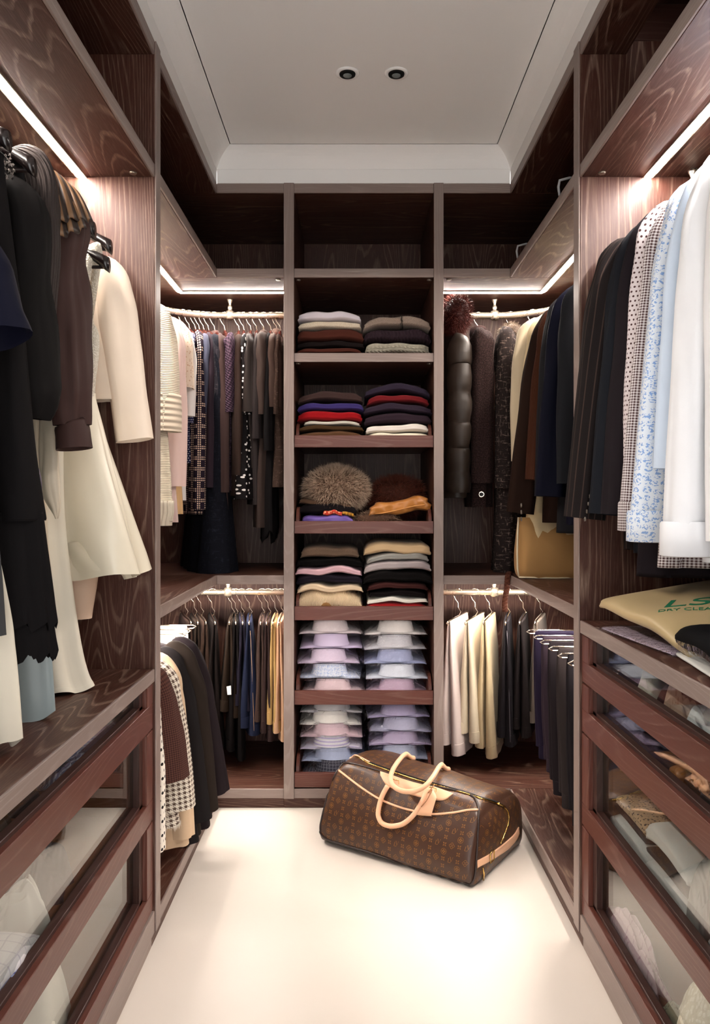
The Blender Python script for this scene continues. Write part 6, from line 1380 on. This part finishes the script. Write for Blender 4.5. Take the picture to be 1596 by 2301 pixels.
# right, third drawer
pack('amber brown folded shawl at the far back of the third right drawer', (.87, 1.95, zr3), (128, 84, 36), .2, .22, .17, film=False, seed=25, grp=GE, name='folded_shawl', cat='shawl')
pack('white folded towel lowest in the leopard stack', (.745, 1.90, zr3), (232, 232, 230), .27, .16, .045, film=False, seed=26, grp=GE, name='folded_towel', cat='towel')
pack('black folded strip between the towel and the leopard scarf', (.75, 1.92, zr3 + .048), (44, 32, 32), .22, .15, .016, film=False, seed=27, grp=GE, name='folded_scarf', cat='scarf')
pack('beige leopard print scarf in the third right drawer', (.75, 1.90, zr3 + .066), (206, 172, 136), .22, .155, .032, film=False, seed=28, grp=GE, pat='leopard', c2=(50, 34, 28), s=.008, name='folded_scarf', cat='scarf')
crumple('grey beige lace slip draped behind the leopard scarf', 'lace_slip', 'slip', (.84, 1.80, zr3), .2, f_('grey_beige_satin', (196, 182, 168), .5), .17, .2, .125, 29, GE, .3)
pack('upper white tee in the middle of the third right drawer', (.76, 1.665, zr3 + .075), (236, 234, 230), .22, .2, .05, film=False, seed=30, grp=GE, name='folded_tee', cat='tee shirt', arch=.012)
pack('black trimmed tee under the upper white tee', (.755, 1.66, zr3 + .052), (40, 34, 36), .22, .19, .02, film=False, seed=31, grp=GE, name='folded_tee', cat='tee shirt')
pack('lower white tee at the bottom of the third right drawer', (.75, 1.655, zr3), (228, 226, 224), .23, .19, .05, film=False, seed=32, grp=GE, name='folded_tee', cat='tee shirt')
crumple('grey knit sock hanging by the white tees', 'grey_sock', 'sock', (.715, 1.535, zr3), .1, f_('grey_melange_knit', (150, 150, 146), .9, 'rib', s=.008), .11, .08, .13, 33, GE, .4)
crumple('maroon pleated top in the third right drawer', 'maroon_pleated_blouse', 'blouse', (.78, 1.46, zr3), .1, f_('maroon_pleat', (120, 44, 56), .8, 'rib', s=.012), .16, .14, .13, 34, GE, .15)
pack('pale grey folded tee at the near end of the third right drawer', (.75, 1.32, zr3), (212, 208, 206), .24, .2, .07, film=False, seed=35, grp=GE, name='folded_tee', cat='tee shirt', arch=.015)
# right, bottom drawer
crumple('long pink lace strip against the glass of the bottom right drawer', 'pink_lace', 'lace', (.675, 1.87, zr4), .0, f_('pink_lace_m', (224, 198, 208), pat='leopard', col2=(196, 160, 178), s=.01), .05, .36, .06, 36, GE, .4)
crumple('glittering ivory lace bundle in the bottom right drawer', 'ivory_lace', 'lace', (.735, 1.53, zr4), .2, f_('ivory_glitter', (222, 212, 184), .5, 'sequin', (255, 250, 235), .006), .17, .24, .12, 37, GE, .45)
crumple('green lace trim below the ivory lace bundle', 'green_lace', 'lace', (.675, 1.56, zr4), .1, f_('green_grey_lace', (150, 152, 126), pat='leopard', col2=(100, 104, 84), s=.008), .05, .2, .045, 38, GE, .4)
crumple('bright red pouch at the near end of the bottom right drawer', 'red_pouch', 'pouch', (.70, 1.30, zr4), .1, satin('bright_red_satin', (214, 40, 58), .35), .12, .24, .07, 39, GE, .1)
crumple('white chiffon piece behind the red pouch', 'white_chiffon', 'scarf', (.80, 1.32, zr4), .1, f_('white_chiffon_b', (230, 232, 226)), .14, .2, .14, 40, GE, .5)
u = thing('green_bead', 'pale green ball ornament beside the ivory lace', 'ornament', (.705, 1.425, zr4 + .05), 0); blob(u, 'ball', plain('pale_green_glaze', rgb(150, 200, 120), .25, .5), (0, 0, .02), (.022, .022, .022), 1, .03, 14); V, Fs = tube([(0, 0, .04), (.004, 0, .052), (0, 0, .058)], .002, 6); mk('loop', V, Fs, M_CHROME, u)
